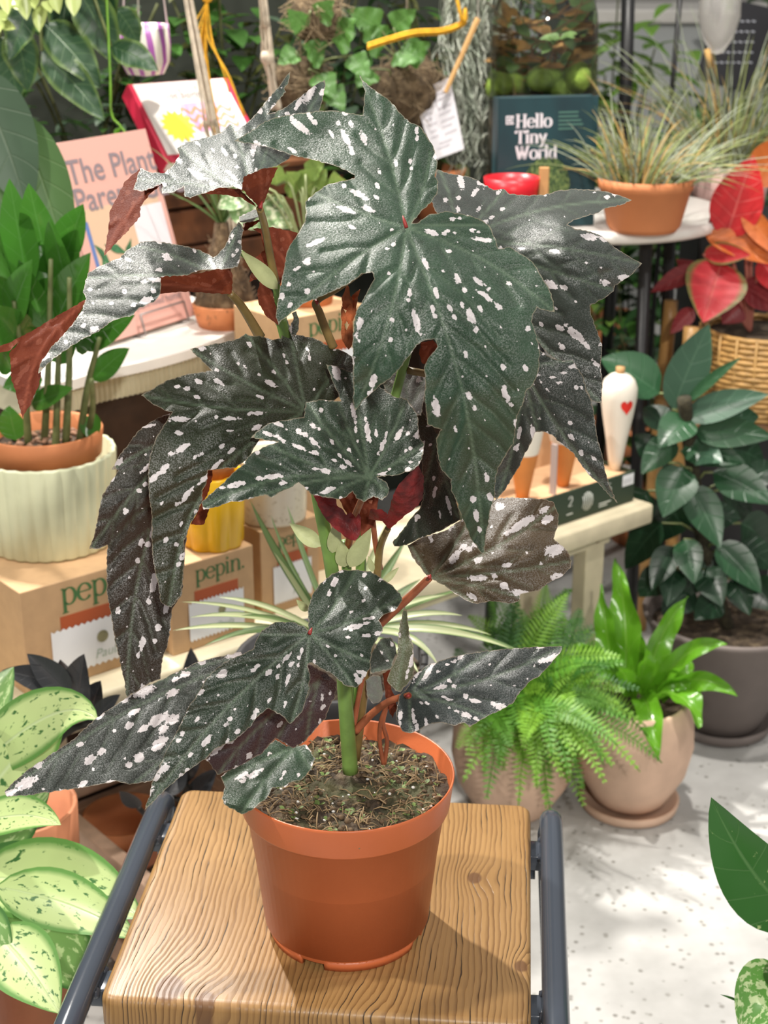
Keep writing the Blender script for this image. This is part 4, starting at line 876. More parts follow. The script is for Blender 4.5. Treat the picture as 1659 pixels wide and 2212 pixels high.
for a, b, w_ in [((60,620),(20,385),74),((98,560),(62,395),64),((40,640),(-10,470),74),((108,640),(168,480),70),((120,700),(196,545),64),((128,680),(84,505),64),((70,720),(-15,590),74),((60,760),(-25,660),74),((138,760),(56,640),64),((172,735),(292,680),62),((200,822),(280,752),42),((68,872),(158,838),40),((188,945),(206,893),36),((36,952),(20,876),50),((165,760),(236,630),64),((30,800),(-25,720),64),((92,820),(6,838),52),((150,640),(108,470),60),((100,720),(40,560),60),((178,680),(252,580),50),((20,700),(70,560),60),((150,720),(210,660),64),((110,780),(170,700),60),((60,690),(120,600),66),((20,600),(90,500),60),((130,560),(180,440),60)]:
    leaf_px(zz, a, b, w_ * 1.3, YZ + rnd.uniform(-.05, .02), YZ + rnd.uniform(-.13, .02), GL1, prof='ovate', fold=rnd.uniform(.1, .45), bowpx=(rnd.uniform(-8, 8), rnd.uniform(-12, 4)), face=(rnd.uniform(-.5, .5), -1, rnd.uniform(.2, .9)), m=4)
ZST = M('zz_stem', (0.16, 0.19, 0.07), 0.5, 0.3, 40)
for pts in [[(95,968),(104,800),(110,560)],[(142,962),(150,780),(150,600)],[(172,955),(190,830),(216,730)],[(62,965),(50,800),(30,650)],[(120,975),(124,850),(128,700)],[(188,950),(200,880),(198,820)]]:
    stalk(zz, [(x, y, YZ + rnd.uniform(-.02, .02) - .04 * i) for i, (x, y) in enumerate(pts)], (9, 5), ZST, 'stem', 8)
# yellow lobed pot + terracotta pot within
c2 = at_z(462, 1172, ZD + 0.124)
yel = M('yellow_glaze', (0.80, 0.46, 0.012), 0.25)
yp = thing('lobed_pot', c2, 'bright yellow lobed ceramic pot on the small kraft box', 'pot')
mb = MB(); mb.lathe([(0, 0), (0.037, 0), (0.039, 0.003), (0.041, 0.05), (0.041, 0.100), (0.0395, 0.102), (0.037, 0.10), (0.036, 0.01), (0, 0.01)], c2, 120, rad=lambda q, j: 1 + 0.10 * abs(math.sin(q * 4 + .3)) - .05); mb.build('body', yel, yp)
tp = thing('small_terracotta_pot', c2 + Vector((0, 0, 0.011)), 'small peach terracotta pot sitting inside the yellow pot', 'pot')
mb = MB(); cc = c2 + Vector((0, 0, 0.011)); mb.lathe([(0, 0), (0.024, 0), (0.032, 0.10), (0.0345, 0.10), (0.0355, 0.125), (0.033, 0.125), (0.030, 0.1), (0.02, 0.03), (0, 0.03)], cc, 40); mb.build('body', M('peach_clay', (0.66, 0.26, 0.10), 0.7), tp)
c3 = rk(0.388, 0.082, ZD + 0.128)
sp_ = NT('speckled_glaze'); v_ = sp_.noise(140, 3, sp_.coord()); sp_.l(sp_.ramp(v_.outputs[0], [(.28, (.42, .34, .22)), (.42, (.74, .67, .55))]), sp_.b.inputs['Base Color']); sp_.set(Roughness=.35)
spk = thing('speckled_pot', c3, 'cream speckled ceramic pot behind the begonia stems', 'pot')
mb = MB(); mb.lathe([(0, 0), (0.044, 0), (0.047, 0.004), (0.050, 0.09), (0.049, 0.094), (0.046, 0.09), (0.043, 0.01), (0, 0.01)], c3, 80, rad=lambda q, j: 1 + .03 * abs(math.sin(q * 5))); mb.build('body', sp_.m, spk)

# ================================================================== vase tray on the right of the rack
tr0, tr1 = 0.80, 1.082
tray = thing('display_tray', rk(0.94, 0.08, ZD), 'dark green printed cardboard tray holding the watering vases', 'tray')
dg = M('dark_green_card', (0.022, 0.042, 0.022), 0.6); kr2 = M('tray_kraft', (0.58, 0.36, 0.20), 0.75, .08, 40); wht = M('white_print', (0.62, 0.64, 0.58), .6)
A = rk(tr0, 0.022, ZD + 0.002); W_, H_ = tr1 - tr0, 0.052; UZ = Vector((0, 0, 1))
mb = MB(); mb.box(A + DV * W_ / 2 + UZ * H_ / 2 + NV * .002, (W_, .004, H_), M=RM); mb.build('front_panel', dg, tray, smooth=False)
mb = MB(); mb.box(A + DV * W_ / 2 + UZ * .044 + NV * .065, (W_, .122, .003), M=RM); mb.build('insert_board', kr2, tray, smooth=False)
for s_ in (0.002, W_ - .002):
    mb = MB(); mb.box(A + DV * s_ + UZ * H_ / 2 + NV * .065, (.003, .12, H_), M=RM); mb.build('side_panel', dg, tray, smooth=False)
mb = MB(); mb.box(A + DV * W_ / 2 + UZ * .09 + NV * .127, (W_, .003, .176), M=RM); mb.build('back_panel', kr2, tray, smooth=False)
for s_ in (W_ * .385, ):
    mb = MB(); mb.box(A + DV * s_ + UZ * .085 + NV * .02, (.003, .012, .09), M=RM); mb.build('divider', M('grey_divider', (.45, .38, .36), .7), tray, smooth=False)
serif_text('2', A + DV * W_ * .44 + UZ * .026, DV, UZ, .026, wht, tray, 'printed_number')
serif_text('5', A + DV * W_ * .765 + UZ * .028, DV, UZ, .024, wht, tray, 'printed_number')
for k in range(6):
    u = W_ * .60 + (k - 2.5) * .0042
    mb = MB(); hh = .032 * math.sqrt(1 - ((k - 2.5) / 3.2) ** 2) / 1
    mb.tube([A + DV * (u - .001) + UZ * (.026 - hh / 2) - NV * .0006, A + DV * (u + .0015) + UZ * .026 - NV * .0006, A + DV * (u - .001) + UZ * (.026 + hh / 2) - NV * .0006], .0009, 4); mb.build('logo_stroke', wht, tray)
for v_, u0, u1 in ((.012, .70, .80), (.0075, .70, .77), (.012, .43, .48)): panel(A, DV, UZ, W_ * u0, W_ * u1, v_, v_ + .002, .0004, wht, tray, 'small_print')
st_ = panel(A, DV, UZ, W_ * .895, W_ * .99, .030, .049, .0005, card, tray, 'price_sticker')
for k in range(7): panel(A, DV, UZ, W_ * (.905 + .011 * k), W_ * (.910 + .011 * k), .034, .042, .0003, M('grey_print', (.5, .5, .52), .7), st_, 'barcode_line', base=.0005)
glz = M('white_glaze', (0.80, 0.74, 0.64), 0.2); cork = M('cork', (0.42, 0.24, 0.10), 0.8, .2, 200); orr = M('orange_clay', (0.62, 0.22, 0.05), 0.7, .08, 30); redp = M('red_paint', (0.62, 0.02, 0.01), .35)
def vase(base, h, label, split, heart=False, seed=0):
    t = thing('watering_vase', base, label, 'vase', 'watering vases in the tray')
    pr = [(0.0, 0), (.0085, 0), (.011, .02), (.016, .055), (.0225, .095), (.0262, .125), (.0262, .142), (.022, .155), (.014, .163), (.008, .166), (.0, .166)]
    pr = [(r * 1.14, z * h / .166) for r, z in pr]
    if split:
        zc = .085 * h / .166; rc = .0237
        lo = [q for q in pr if q[1] < zc] + [(rc, zc)]; hi = [(rc, zc)] + [q for q in pr if q[1] >= zc]
        mb = MB(); mb.lathe(lo, base, 32); mb.build('clay_tip', orr, t); mb = MB(); mb.lathe(hi, base, 32); mb.build('glazed_body', glz, t)
    else:
        mb = MB(); mb.lathe(pr, base, 32); mb.build('glazed_body', glz, t)
    mb = MB(); mb.lathe([(.0, h - .004), (.0068, h - .004), (.0075, h + .010), (0, h + .010)], base, 16); mb.build('cork', cork, t)
    if heart:
        R = Vector((1, .12, 0)).normalized(); O = base + Vector((.008, -.0262, h * .70))
        pts = []
        for i in range(24):
            a = 2 * math.pi * i / 24; x = 16 * math.sin(a) ** 3; y = 13 * math.cos(a) - 5 * math.cos(2 * a) - 2 * math.cos(3 * a) - math.cos(4 * a); pts.append((x * .00068, y * .00085))
        vs_ = []
        for a, b in pts:
            ang = (a + .010) / .030; rr = .0304
            vs_.append(Vector((base.x + rr * math.sin(ang), base.y - rr * math.cos(ang), base.z + h * .70 + b)))
        mb = MB(); mb.add(vs_, [list(range(24))[::-1]]); mb.build('heart', redp, t, smooth=False)
    return t
zi = ZD + .048
def on_tray(x, n): 
    k = (x - CX) / F; a = rk(0, n, zi); s = (k * (a.y * CP + (CAMH - a.z) * SP) - a.x) / (DV.x - k * DV.y * CP); return rk(s, n, zi)
vase(on_tray(1328, .060), .166, 'white glazed vase with a small red heart, at the right end of the tray', False, True)
vase(on_tray(1216, .060), .150, 'white vase with orange clay tip in the middle of the tray', True)
vase(on_tray(1128, .060), .150, 'white vase with orange clay tip partly hidden by the begonia leaf', True)

# ================================================================== books
def book(O, R, lean, W, H, th, cover, label, pages=M('page_edges', (.72, .68, .60), .8), edge=None, faceN=None):
    """O bottom-left front corner; leans back by lean radians"""
    R = Vector(R).normalized(); back = Vector((0, 0, 1)).cross(R).normalized()
    U = (Vector((0, 0, 1)) * math.cos(lean) + back * math.sin(lean)).normalized(); N = R.cross(U)
    t = thing('book', O, label, 'book', 'books on the display')
    mt = Matrix((R, U, N)).transposed()
    def sl_(u0, u1, v0, v1, d0, d1, m, nm, bev=0):
        mb = MB(); mb.box(Vector(O) + R * (u0 + u1) / 2 + U * (v0 + v1) / 2 - N * (d0 + d1) / 2, (u1 - u0, v1 - v0, d1 - d0), M=mt, bevel=bev); return mb.build(nm, m, t, smooth=False)
    fc = sl_(0, W, 0, H, 0, .002, cover, 'front_cover', .0006)
    sl_(0, W, 0, H, th - .002, th, edge or cover, 'back_cover', .0006)
    sl_(.003, W - .004, .004, H - .004, .002, th - .002, pages, 'page_block')
    sl_(0, .002, 0, H, 0, th, edge or cover, 'spine')
    return t, R, U, N, fc
# pink plant book
pinkm = M('pink_cover', (0.72, 0.40, 0.34), .6); gri = M('grey_ink', (.26, .21, .23), .6)
BLp = at_z(232, 742, ZT + .0068)
Rb = Vector((math.sin(math.radians(32.2)), math.cos(math.radians(32.2)), 0)); Wb = .2003
lean = math.radians(16.2)
Hb = .286
bk, R, U, N, fc = book(BLp, Rb, lean, Wb, Hb, .022, pinkm, 'pale pink plant guide book leaning on the white console')
sans_text('The Plant\nParent Guide', BLp + R * Wb * .06 + U * Hb * .79, R, U, Wb * .245, gri, bk, 'title', bold=.0006)
panel(BLp, R, U, Wb * .12, Wb * .93, Hb * .22, Hb * .66, .0003, M('cover_wash', (.70, .48, .33), .6), bk, 'cover_picture')
panel(BLp, R, U, Wb * .60, Wb * .95, Hb * .20, Hb * .62, .0005, M('picture_white', (.78, .74, .78), .6), bk, 'picture_window')
panel(BLp, R, U, Wb * .10, Wb * .135, Hb * .22, Hb * .60, .0006, M('picture_blue', (.12, .20, .45), .6), bk, 'picture_edge')
dgp = M('picture_green', (.05, .16, .07), .6, .5, 80)
for k in range(16):
    u, v = rnd.uniform(.14, .50), rnd.uniform(.24, .46); a = rnd.uniform(0, 6.28); l = rnd.uniform(.012, .022)
    pts = [(Wb * u + l * math.cos(a) * x - l * .35 * math.sin(a) * y, Hb * v + l * math.sin(a) * x + l * .35 * math.cos(a) * y) for x, y in ((-1, 0), (0, .9), (1, 0), (0, -.9))]
    shape(BLp, R, U, pts, dgp, bk, 'picture_leaf', .0007 + k * .00004)
for k in range(4): panel(BLp, R, U, Wb * .48, Wb * .66, Hb * (.25 + .03 * k), Hb * (.262 + .03 * k), .0004, M('picture_slate', (.12, .12, .12), .6), bk, 'picture_stripe', base=.0005)
sans_text('for a plant-filled home', BLp + R * Wb * .22 + U * Hb * .115, R, U, Wb * .075, gri, bk, 'subtitle')
# wire easel
ws = thing('book_stand', BLp + R * Wb * .5, 'thin wire book stand holding the pink book', 'stand')
wire = M('grey_wire', (.30, .26, .25), .4, metal=.6)
q0 = BLp + R * Wb * .35 - UZ * .004 + N * .012; q1 = BLp + R * Wb * .85 - UZ * .004 + N * .012
mb = MB(); mb.tube([q0, q0 + U * .030, q0 + U * .030 + R * .0, q1 + U * .030, q1], .0016, 6); mb.tube([q0, q0 - N * .05], .0016, 6); mb.tube([q1, q1 - N * .05], .0016, 6); mb.build('wire_loop', wire, ws)
# red and white picture book on a dark wooden riser
YR = 2.50
o2 = at_Y(360, 352, YR); zr = o2.z - .0222
s_o, n_o = (o2 - P0).dot(DV), (o2 - P0).dot(NV)
ris = thing('wooden_riser', rk(s_o + .12, n_o + .07, ZT), 'dark stained wooden crate under the red edged book', 'crate')
rw = M('riser_wood', (.11, .038, .012), .5, .5, 18)
for k in range(3):
    hgt = (zr - ZT) / 3
    mb = MB(); mb.box(rk(s_o + .15, n_o + .045, ZT + hgt * (k + .5)), (.34, .012, hgt - .006), M=RM, bevel=.002); mb.build('slat', rw, ris, smooth=False)
    mb = MB(); mb.box(rk(s_o + .15, n_o + .22, ZT + hgt * (k + .5)), (.34, .012, hgt - .006), M=RM, bevel=.002); mb.build('slat', rw, ris, smooth=False)
for s_ in (-.01, .31):
    mb = MB(); mb.box(rk(s_o + s_, n_o + .13, (ZT + zr) / 2 - .002), (.014, .16, zr - ZT - .004), M=RM, bevel=.002); mb.build('end_panel', rw, ris, smooth=False)
mb = MB(); mb.box(rk(s_o + .15, n_o + .12, zr - .006), (.35, .20, .010), M=RM, bevel=.002); mb.build('lid', rw, ris, smooth=False)
redc = M('crimson_cover', (.55, .02, .06), .45); whc = M('white_cover', (.80, .77, .73), .5)
W2, H2 = .192, .160
R2 = Vector((math.sin(math.radians(51.9)), math.cos(math.radians(51.9)), 0))
bk2, R, U, N, fc = book(o2, R2, math.radians(45), W2, H2, .03, redc, 'crimson bound picture book with white illustrated cover on the wooden riser', edge=redc)
panel(o2, R, U, .008, W2 - .010, .014, H2 - .002, .002, whc, bk2, 'cover_sheet', bevel=.0009)
panel(o2 + N * .002, R, U, W2 * .36, W2 * .88, H2 * .33, H2 * .70, .0004, M('lilac_print', (.70, .40, .66), .6), bk2, 'cover_print')
for k in range(3):
    pts = [(W2 * (.36 + .52 * i / 16), H2 * (.40 + .10 * k) + .006 * math.sin(i * 1.6) + .004) for i in range(17)] + [(W2 * (.36 + .52 * i / 16), H2 * (.40 + .10 * k) + .006 * math.sin(i * 1.6) - .004) for i in range(16, -1, -1)]
    O_ = o2 + N * .0026; mb = MB(); vv = [O_ + R * a + U * b for a, b in pts]; mb.add(vv, [[i, i + 1, 32 - i, 33 - i] for i in range(16)]); mb.build('print_wave', M('orange_print', (.80, .28, .16), .6), bk2, smooth=False)
ylw = M('yellow_print', (.85, .66, .03), .6)
star = []
for i in range(28): rr = .031 if i % 2 == 0 else .023; star.append((W2 * .27 + rr * math.cos(i * math.pi / 14), H2 * .42 + rr * 1.1 * math.sin(i * math.pi / 14)))
shape(o2 + N * .002, R, U, star, ylw, bk2, 'print_sun', .0012)
sans_text('Not boring', o2 + R * W2 * .24 + U * H2 * .77 + N * .002, R, U, .019, gri, bk2, 'cover_words', shear=.2)
for u, v in ((.14, .55), (.16, .25), (.5, .22), (.8, .24), (.9, .7), (.45, .88), (.62, .9), (.35, .7)): shape(o2 + N * .002, R, U, arc(W2 * u, H2 * v, .0025, .0025, 0, 360, 8)[:-1], M('dot_print', (.62, .55, .50), .6), bk2, 'print_dot', .0008)

# ================================================================== round table on the right, teal book, cup, bowl
ZR = .855; YTc = 2.86
tc = at_z(1285, 455, ZR); tc = Vector((at_Y(1285, 455, YTc).x, YTc, 0))
rt = thing('round_table', tc, 'white round table on black legs at the upper right', 'table')
mb = MB(); mb.lathe([(0, ZR - .022), (.235, ZR - .022), (.245, ZR - .016), (.245, ZR - .005), (.24, ZR), (0, ZR)], tc, 64); mb.build('top', white_top, rt)
blk = M('black_metal', (.012, .012, .013), .4)
for k in range(4):
    a = math.radians(25 + 90 * k); p = tc + Vector((.17 * math.cos(a), .17 * math.sin(a), 0))
    mb = MB(); mb.tube([p + Vector((.03 * math.cos(a), .03 * math.sin(a), 0)), p + Vector((0, 0, ZR - .022))], .012, 10); mb.build('leg', blk, rt)
def on_rt(x, y): return at_z(x, y, ZR)
teal = NT('teal_cover'); xx, yy, zz_ = teal.sep(teal.coord('Generated')); nn = teal.noise(2.2, 2, teal.coord('Generated'))
teal.l(teal.mix(nn.outputs[0], (.010, .020, .028), (.018, .075, .085)), teal.b.inputs['Base Color']); teal.set(Roughness=.4)
YBk = 2.80
OT = at_z(1072, 495, ZR + .0015)
RT = Vector((math.sin(math.radians(77.9)), math.cos(math.radians(77.9)), 0))
WT, HT = .1765, .2185
bk3, R, U, N, fc = book(OT, RT, math.radians(1.6), WT, HT, .035, teal.m, 'dark teal book with white title standing on the round table')
wtt = M('title_white', (.74, .70, .74), .6)
for txt, v in (('Hello', .775), ('Tiny', .655), ('World', .535)): serif_text(txt, OT + R * WT * .175 + U * HT * v, R, U, WT * .168, wtt, bk3, 'title', thick=.16, thin=.05)
panel(OT, R, U, WT * .075, WT * .155, HT * .80, HT * .865, .0005, wtt, bk3, 'publisher_mark')
sans_text('DK', OT + R * WT * .083 + U * HT * .812, R, U, WT * .075, teal.m, bk3, 'publisher_letters', zoff=.0009)
for k, l in enumerate((.2, .2, .23, .25, .15)): panel(OT, R, U, WT * .60, WT * (.60 + l), HT * (.875 - .031 * k), HT * (.889 - .031 * k), .0004, M('teal_print', (.06, .15, .12), .6), bk3, 'small_print')
tg = NT('terrarium_print'); v2 = tg.noise(16, 4, tg.coord('Generated'), .6); tg.l(tg.ramp(v2.outputs[0], [(.3, (.01, .02, .02)), (.5, (.05, .10, .03)), (.65, (.22, .28, .08)), (.8, (.3, .38, .36))]), tg.b.inputs['Base Color'])
shape(OT, R, U, arc(WT * .50, HT * .33, WT * .235, WT * .27, 0, 360, 32)[:-1], tg.m, bk3, 'cover_picture', .0006)
# red cup with wooden peg
redg = M('red_enamel', (.60, .012, .022), .35)
cb = at_z(1102, 512, ZR)
cup = thing('red_cup', cb, 'red cup with a flat wooden peg in front of the teal book', 'cup')
rc = px_m(60, cb); hc = px_m(128, cb)
mb = MB(); mb.lathe([(0, 0), (rc * .9, 0), (rc * .95, hc * .8), (rc, hc), (rc * .93, hc), (rc * .88, hc * .8), (rc * .85, .005), (0, .005)], cb, 44); mb.build('cup', redg, cup)
mb = MB(); mb.box(cb + Vector((rc * 1.12, -rc * .2, hc * .55)), (px_m(20, cb), .010, hc * 1.25), bevel=.001); mb.build('peg', M('peg_wood', (.50, .26, .10), .6, .1, 60), cup, smooth=False)
mb = MB(); mb.box(cb + Vector((rc * .98, -rc * .1, hc * .95)), (rc * .3, .014, hc * .12), bevel=.001); mb.build('ear', redg, cup)
# terracotta bowl with air plants
bb = at_z(1389, 496, ZR)
bowl = thing('air_plant_bowl', bb, 'terracotta bowl filled with grey green air plants', 'potted plant')
rb = px_m(104, bb); hb = px_m(112, bb)
mb = MB(); mb.lathe([(0, 0), (rb * .68, 0), (rb * .76, hb * .1), (rb * .93, hb * .78), (rb * .97, hb * .80), (rb, hb), (rb * .95, hb), (rb * .9, hb * .8), (rb * .7, hb * .2), (0, hb * .2)], bb, 56); mb.build('bowl', clay, bowl)
soil_disc(bowl, bb + Vector((0, 0, hb * .8)), rb * .9, mat=soilm)
AIR = [M('air_grey', (.24, .27, .19), .7, .25, 40), M('air_green', (.17, .20, .06), .6, .35, 40), M('air_straw', (.38, .25, .08), .7, .3, 40)]
def tuft(parent, c, n, L, rad, rd, up=.6, mats=AIR, name='blade', wd=.004, wts=(6, 5, 1), lean=(0, 0)):
    for k in range(n):
        a = rd.uniform(0, 6.283); e = rd.uniform(up - .45, up + .5)
        d = Vector((math.cos(a) * math.cos(e) + lean[0], math.sin(a) * math.cos(e) + lean[1], max(.05, math.sin(e)))).normalized(); l = L * rd.uniform(.5, 1.1)
        b = Vector(c) + Vector((math.cos(a), math.sin(a), 0)) * rad * rd.uniform(0, 1)
        tip = b + d * l + Vector((rd.gauss(0, l * .15), rd.gauss(0, l * .15), -l * rd.uniform(0, .45)))
        leaf(parent, name, b, tip, wd * rd.uniform(.7, 1.4), rd.choices(mats, wts)[0], prof='blade', bow=Vector((0, 0, l * .22)), fold=.6, n=7, m=2)
tuft(bowl, bb + Vector((0, 0, hb * .85)), 290, .19, rb * .9, random.Random(11), .75, wd=.0034, wts=(5, 6, 2), lean=(.30, .30))
pk = thing('pink_pot', bb + Vector((.13, .10, 0)), 'dusty pink pot with tall grass like air plants behind the bowl', 'potted plant')
pc = at_Y(1572, 440, 3.1); pc.z = .80; pk.location = pc
rp = px_m(90, pc); hp = at_Y(1572, 352, 3.1).z - .80
mb = MB(); mb.lathe([(0, 0), (rp * .8, 0), (rp, hp), (rp * .93, hp), (rp * .75, .01), (0, .01)], pc, 44); mb.build('pot', M('dusty_pink', (.62, .40, .36), .7, .1, 20), pk)
soil_disc(pk, pc + Vector((0, 0, hp * .85)), rp * .9, mat=soilm)
tuft(pk, pc + Vector((0, 0, hp * .9)), 280, .34, rp * .9, random.Random(12), .85, wd=.0038, lean=(.10, .05), wts=(4, 7, 2))
# second table under the pink pot
pd = thing('plinth', (pc.x + .03, pc.y + .01, 0), 'dark plinth under the dusty pink pot', 'plinth')
mb = MB(); mb.box((pc.x + .03, pc.y + .01, .40), (.20, .20, .80), bevel=.004); mb.build('block', blk, pd, smooth=False)
# ================================================================== ponytail palm on the console
pp = at_z(487, 702, ZT)
pony = thing('ponytail_palm', pp, 'small shaggy caudex palm in a shallow terracotta dish on the console', 'potted plant')
rp_ = px_m(70, pp)
mb = MB(); mb.lathe([(0, 0), (rp_ * .82, 0), (rp_ * .9, .012), (rp_, .034), (rp_ * .96, .036), (rp_ * .9, .030), (rp_ * .82, .008), (0, .008)], pp, 44); mb.build('dish', clay, pony)
tk = NT('shaggy_bark'); nb = tk.noise(40, 5, tk.coord(), .65); tk.l(tk.ramp(nb.outputs[0], [(.3, (.02, .012, .006)), (.55, (.10, .062, .03)), (.75, (.30, .21, .12))]), tk.b.inputs['Base Color']); tk.set(Roughness=.9); tk.bump(nb.outputs[0], .9, .006)
mb = MB(); mb.lathe([(0, .010), (.040, .012), (.044, .04), (.036, .075), (.022, .10), (.013, .13), (.010, .155), (0, .157)], pp, 30, rad=lambda q, j: 1 + .08 * math.sin(q * 5 + j)); mb.build('trunk', tk.m, pony)
mb = MB(); rd = random.Random(4)
for k in range(260):
    q = rd.uniform(0, 6.283); z = rd.uniform(.015, .13); R_ = .044 - max(0, z - .04) * .33
    p = pp + Vector((R_ * math.cos(q), R_ * math.sin(q), z)); mb.tube([p, p + Vector((.006 * math.cos(q), .006 * math.sin(q), rd.uniform(-.015, .015)))], .0006, 3, cap=False)
tag(mb.build('bark_hairs', M('bark_hair', (.22, .15, .09), .9), pony), kind='stuff')
THIN = M('thin_green', (.10, .17, .05), .5, .3, 30)
for k in range(26):
    a = rd.uniform(0, 6.283); L = rd.uniform(.10, .17); p = pp + Vector((0, 0, .15)); e = rd.uniform(.5, 1.4)
    leaf(pony, 'blade', p, p + Vector((math.cos(a) * math.cos(e), math.sin(a) * math.cos(e), math.sin(e))) * L, .0045, THIN, prof='blade', bow=(0, 0, L * .15), n=6, m=2, fold=.5)

# ================================================================== striped grassy plant behind the begonia
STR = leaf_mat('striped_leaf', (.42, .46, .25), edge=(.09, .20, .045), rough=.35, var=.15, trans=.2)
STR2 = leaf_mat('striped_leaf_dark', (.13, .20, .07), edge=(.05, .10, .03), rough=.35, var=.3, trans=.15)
YS = 1.52; sb = at_Y(715, 1385, YS); sb0 = Vector((sb.x, sb.y, 0))
spi = thing('striped_dracaena', sb0, 'grassy plant with long green and cream striped leaves behind the begonia', 'potted plant')
hs = sb.z - .02
mb = MB(); mb.lathe([(0, 0), (.075, 0), (.085, .02), (.10, hs - .03), (.105, hs - .028), (.107, hs), (.10, hs), (.095, hs - .03), (0, hs - .03)], sb0, 40); mb.build('pot', M('charcoal_pot', (.03, .03, .032), .6), spi)
soil_disc(spi, sb0 + Vector((0, 0, hs - .015)), .098, mat=soilm)
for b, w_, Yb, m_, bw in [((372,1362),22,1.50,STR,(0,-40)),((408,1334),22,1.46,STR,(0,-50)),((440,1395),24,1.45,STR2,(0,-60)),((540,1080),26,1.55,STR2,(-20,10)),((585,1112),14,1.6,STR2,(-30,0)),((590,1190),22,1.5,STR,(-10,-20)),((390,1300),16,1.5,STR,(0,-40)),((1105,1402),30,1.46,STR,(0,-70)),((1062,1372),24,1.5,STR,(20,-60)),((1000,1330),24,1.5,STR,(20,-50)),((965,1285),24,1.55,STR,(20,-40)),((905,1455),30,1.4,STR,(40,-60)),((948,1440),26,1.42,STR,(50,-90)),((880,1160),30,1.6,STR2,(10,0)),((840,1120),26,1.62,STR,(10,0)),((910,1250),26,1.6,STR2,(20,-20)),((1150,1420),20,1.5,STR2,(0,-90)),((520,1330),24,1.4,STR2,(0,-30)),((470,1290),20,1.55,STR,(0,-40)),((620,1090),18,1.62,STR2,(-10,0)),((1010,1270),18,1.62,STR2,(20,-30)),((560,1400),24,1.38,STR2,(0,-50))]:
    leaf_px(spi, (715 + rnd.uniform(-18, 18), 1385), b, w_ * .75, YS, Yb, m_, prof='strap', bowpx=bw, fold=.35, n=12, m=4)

# ================================================================== ferns on the floor
FERN = [leaf_mat('fern_green', (.11, .30, .028), rough=.45, trans=.35, var=.35), leaf_mat('fern_lime', (.21, .42, .04), rough=.45, trans=.35, var=.3), leaf_mat('fern_deep', (.04, .14, .020), rough=.45, trans=.3, var=.3)]
def frond(parent, p0, p1, wd, bow, mat, n=26, rd=rnd):
    p0, p1 = Vector(p0), Vector(p1); pm = (p0 + p1) / 2 + Vector(bow); mb = MB(); pts = []
    for i in range(n + 1):
        t = i / n; pts.append(p0 * (1 - t) ** 2 + pm * 2 * t * (1 - t) + p1 * t * t)
    mb.tube(pts[::2], .0011, 4)
    for i in range(2, n):
        t = i / n; T = (pts[i + 1] - pts[i - 1]).normalized(); face = Vector((0, -.75, .8)).normalized()
        sd = T.cross(face).normalized(); up = sd.cross(T)
        l = wd * .5 * min(1, .35 + t * 3) * (1 - t ** 3) + .002; bw_ = min(.0042, (p1 - p0).length / n * .45)
        for sg in (-1, 1):
            d = (sd * sg + T * .35 + up * rd.uniform(-.1, .25)).normalized(); b = pts[i]
            e = b + d * l; s_ = T * bw_
            mb.add([b - s_ * .5, b + d * l * .35 + s_ * .75, e, b + d * l * .35 - s_ * .75], [[0, 3, 2, 1]], 0, [(.5, .1), (.9, .5), (.5, .9), (.1, .5)])
    return mb.build('frond', mat, parent)
def bulb_pot(name, base, r, h, label, mat, saucer=None, cat='potted plant'):
    t = thing(name, base, label, cat); z0 = .012 if saucer else 0
    pr = [(0, z0), (r * .52, z0), (r * .62, z0 + h * .05), (r * .90, z0 + h * .32), (r, z0 + h * .58), (r * .97, z0 + h * .82), (r * .86, z0 + h * .95), (r * .84, z0 + h), (r * .78, z0 + h), (r * .80, z0 + h * .9), (0, z0 + h * .85)]
    mb = MB(); mb.lathe([(a, b) for a, b in pr], base, 56); mb.build('pot', mat, t)
    if saucer:
        mb = MB(); mb.lathe([(0, 0), (saucer * .9, 0), (saucer, .004), (saucer * 1.04, .018), (saucer * .98, .019), (saucer * .92, .009), (0, .009)], base, 48); mb.build('saucer', clay_pale, t)
    soil_disc(t, Vector(base) + Vector((0, 0, z0 + h * .90)), r * .80, mat=soilm)
    return t
fb = at_z(1105, 1745, 0)
fern = bulb_pot('boston_fern', fb, .100, .185, 'feathery bright green fern in a pale terracotta pot on the floor beside the stool', clay_pale)
fc_ = fb + Vector((0, 0, .19)); rd = random.Random(21)
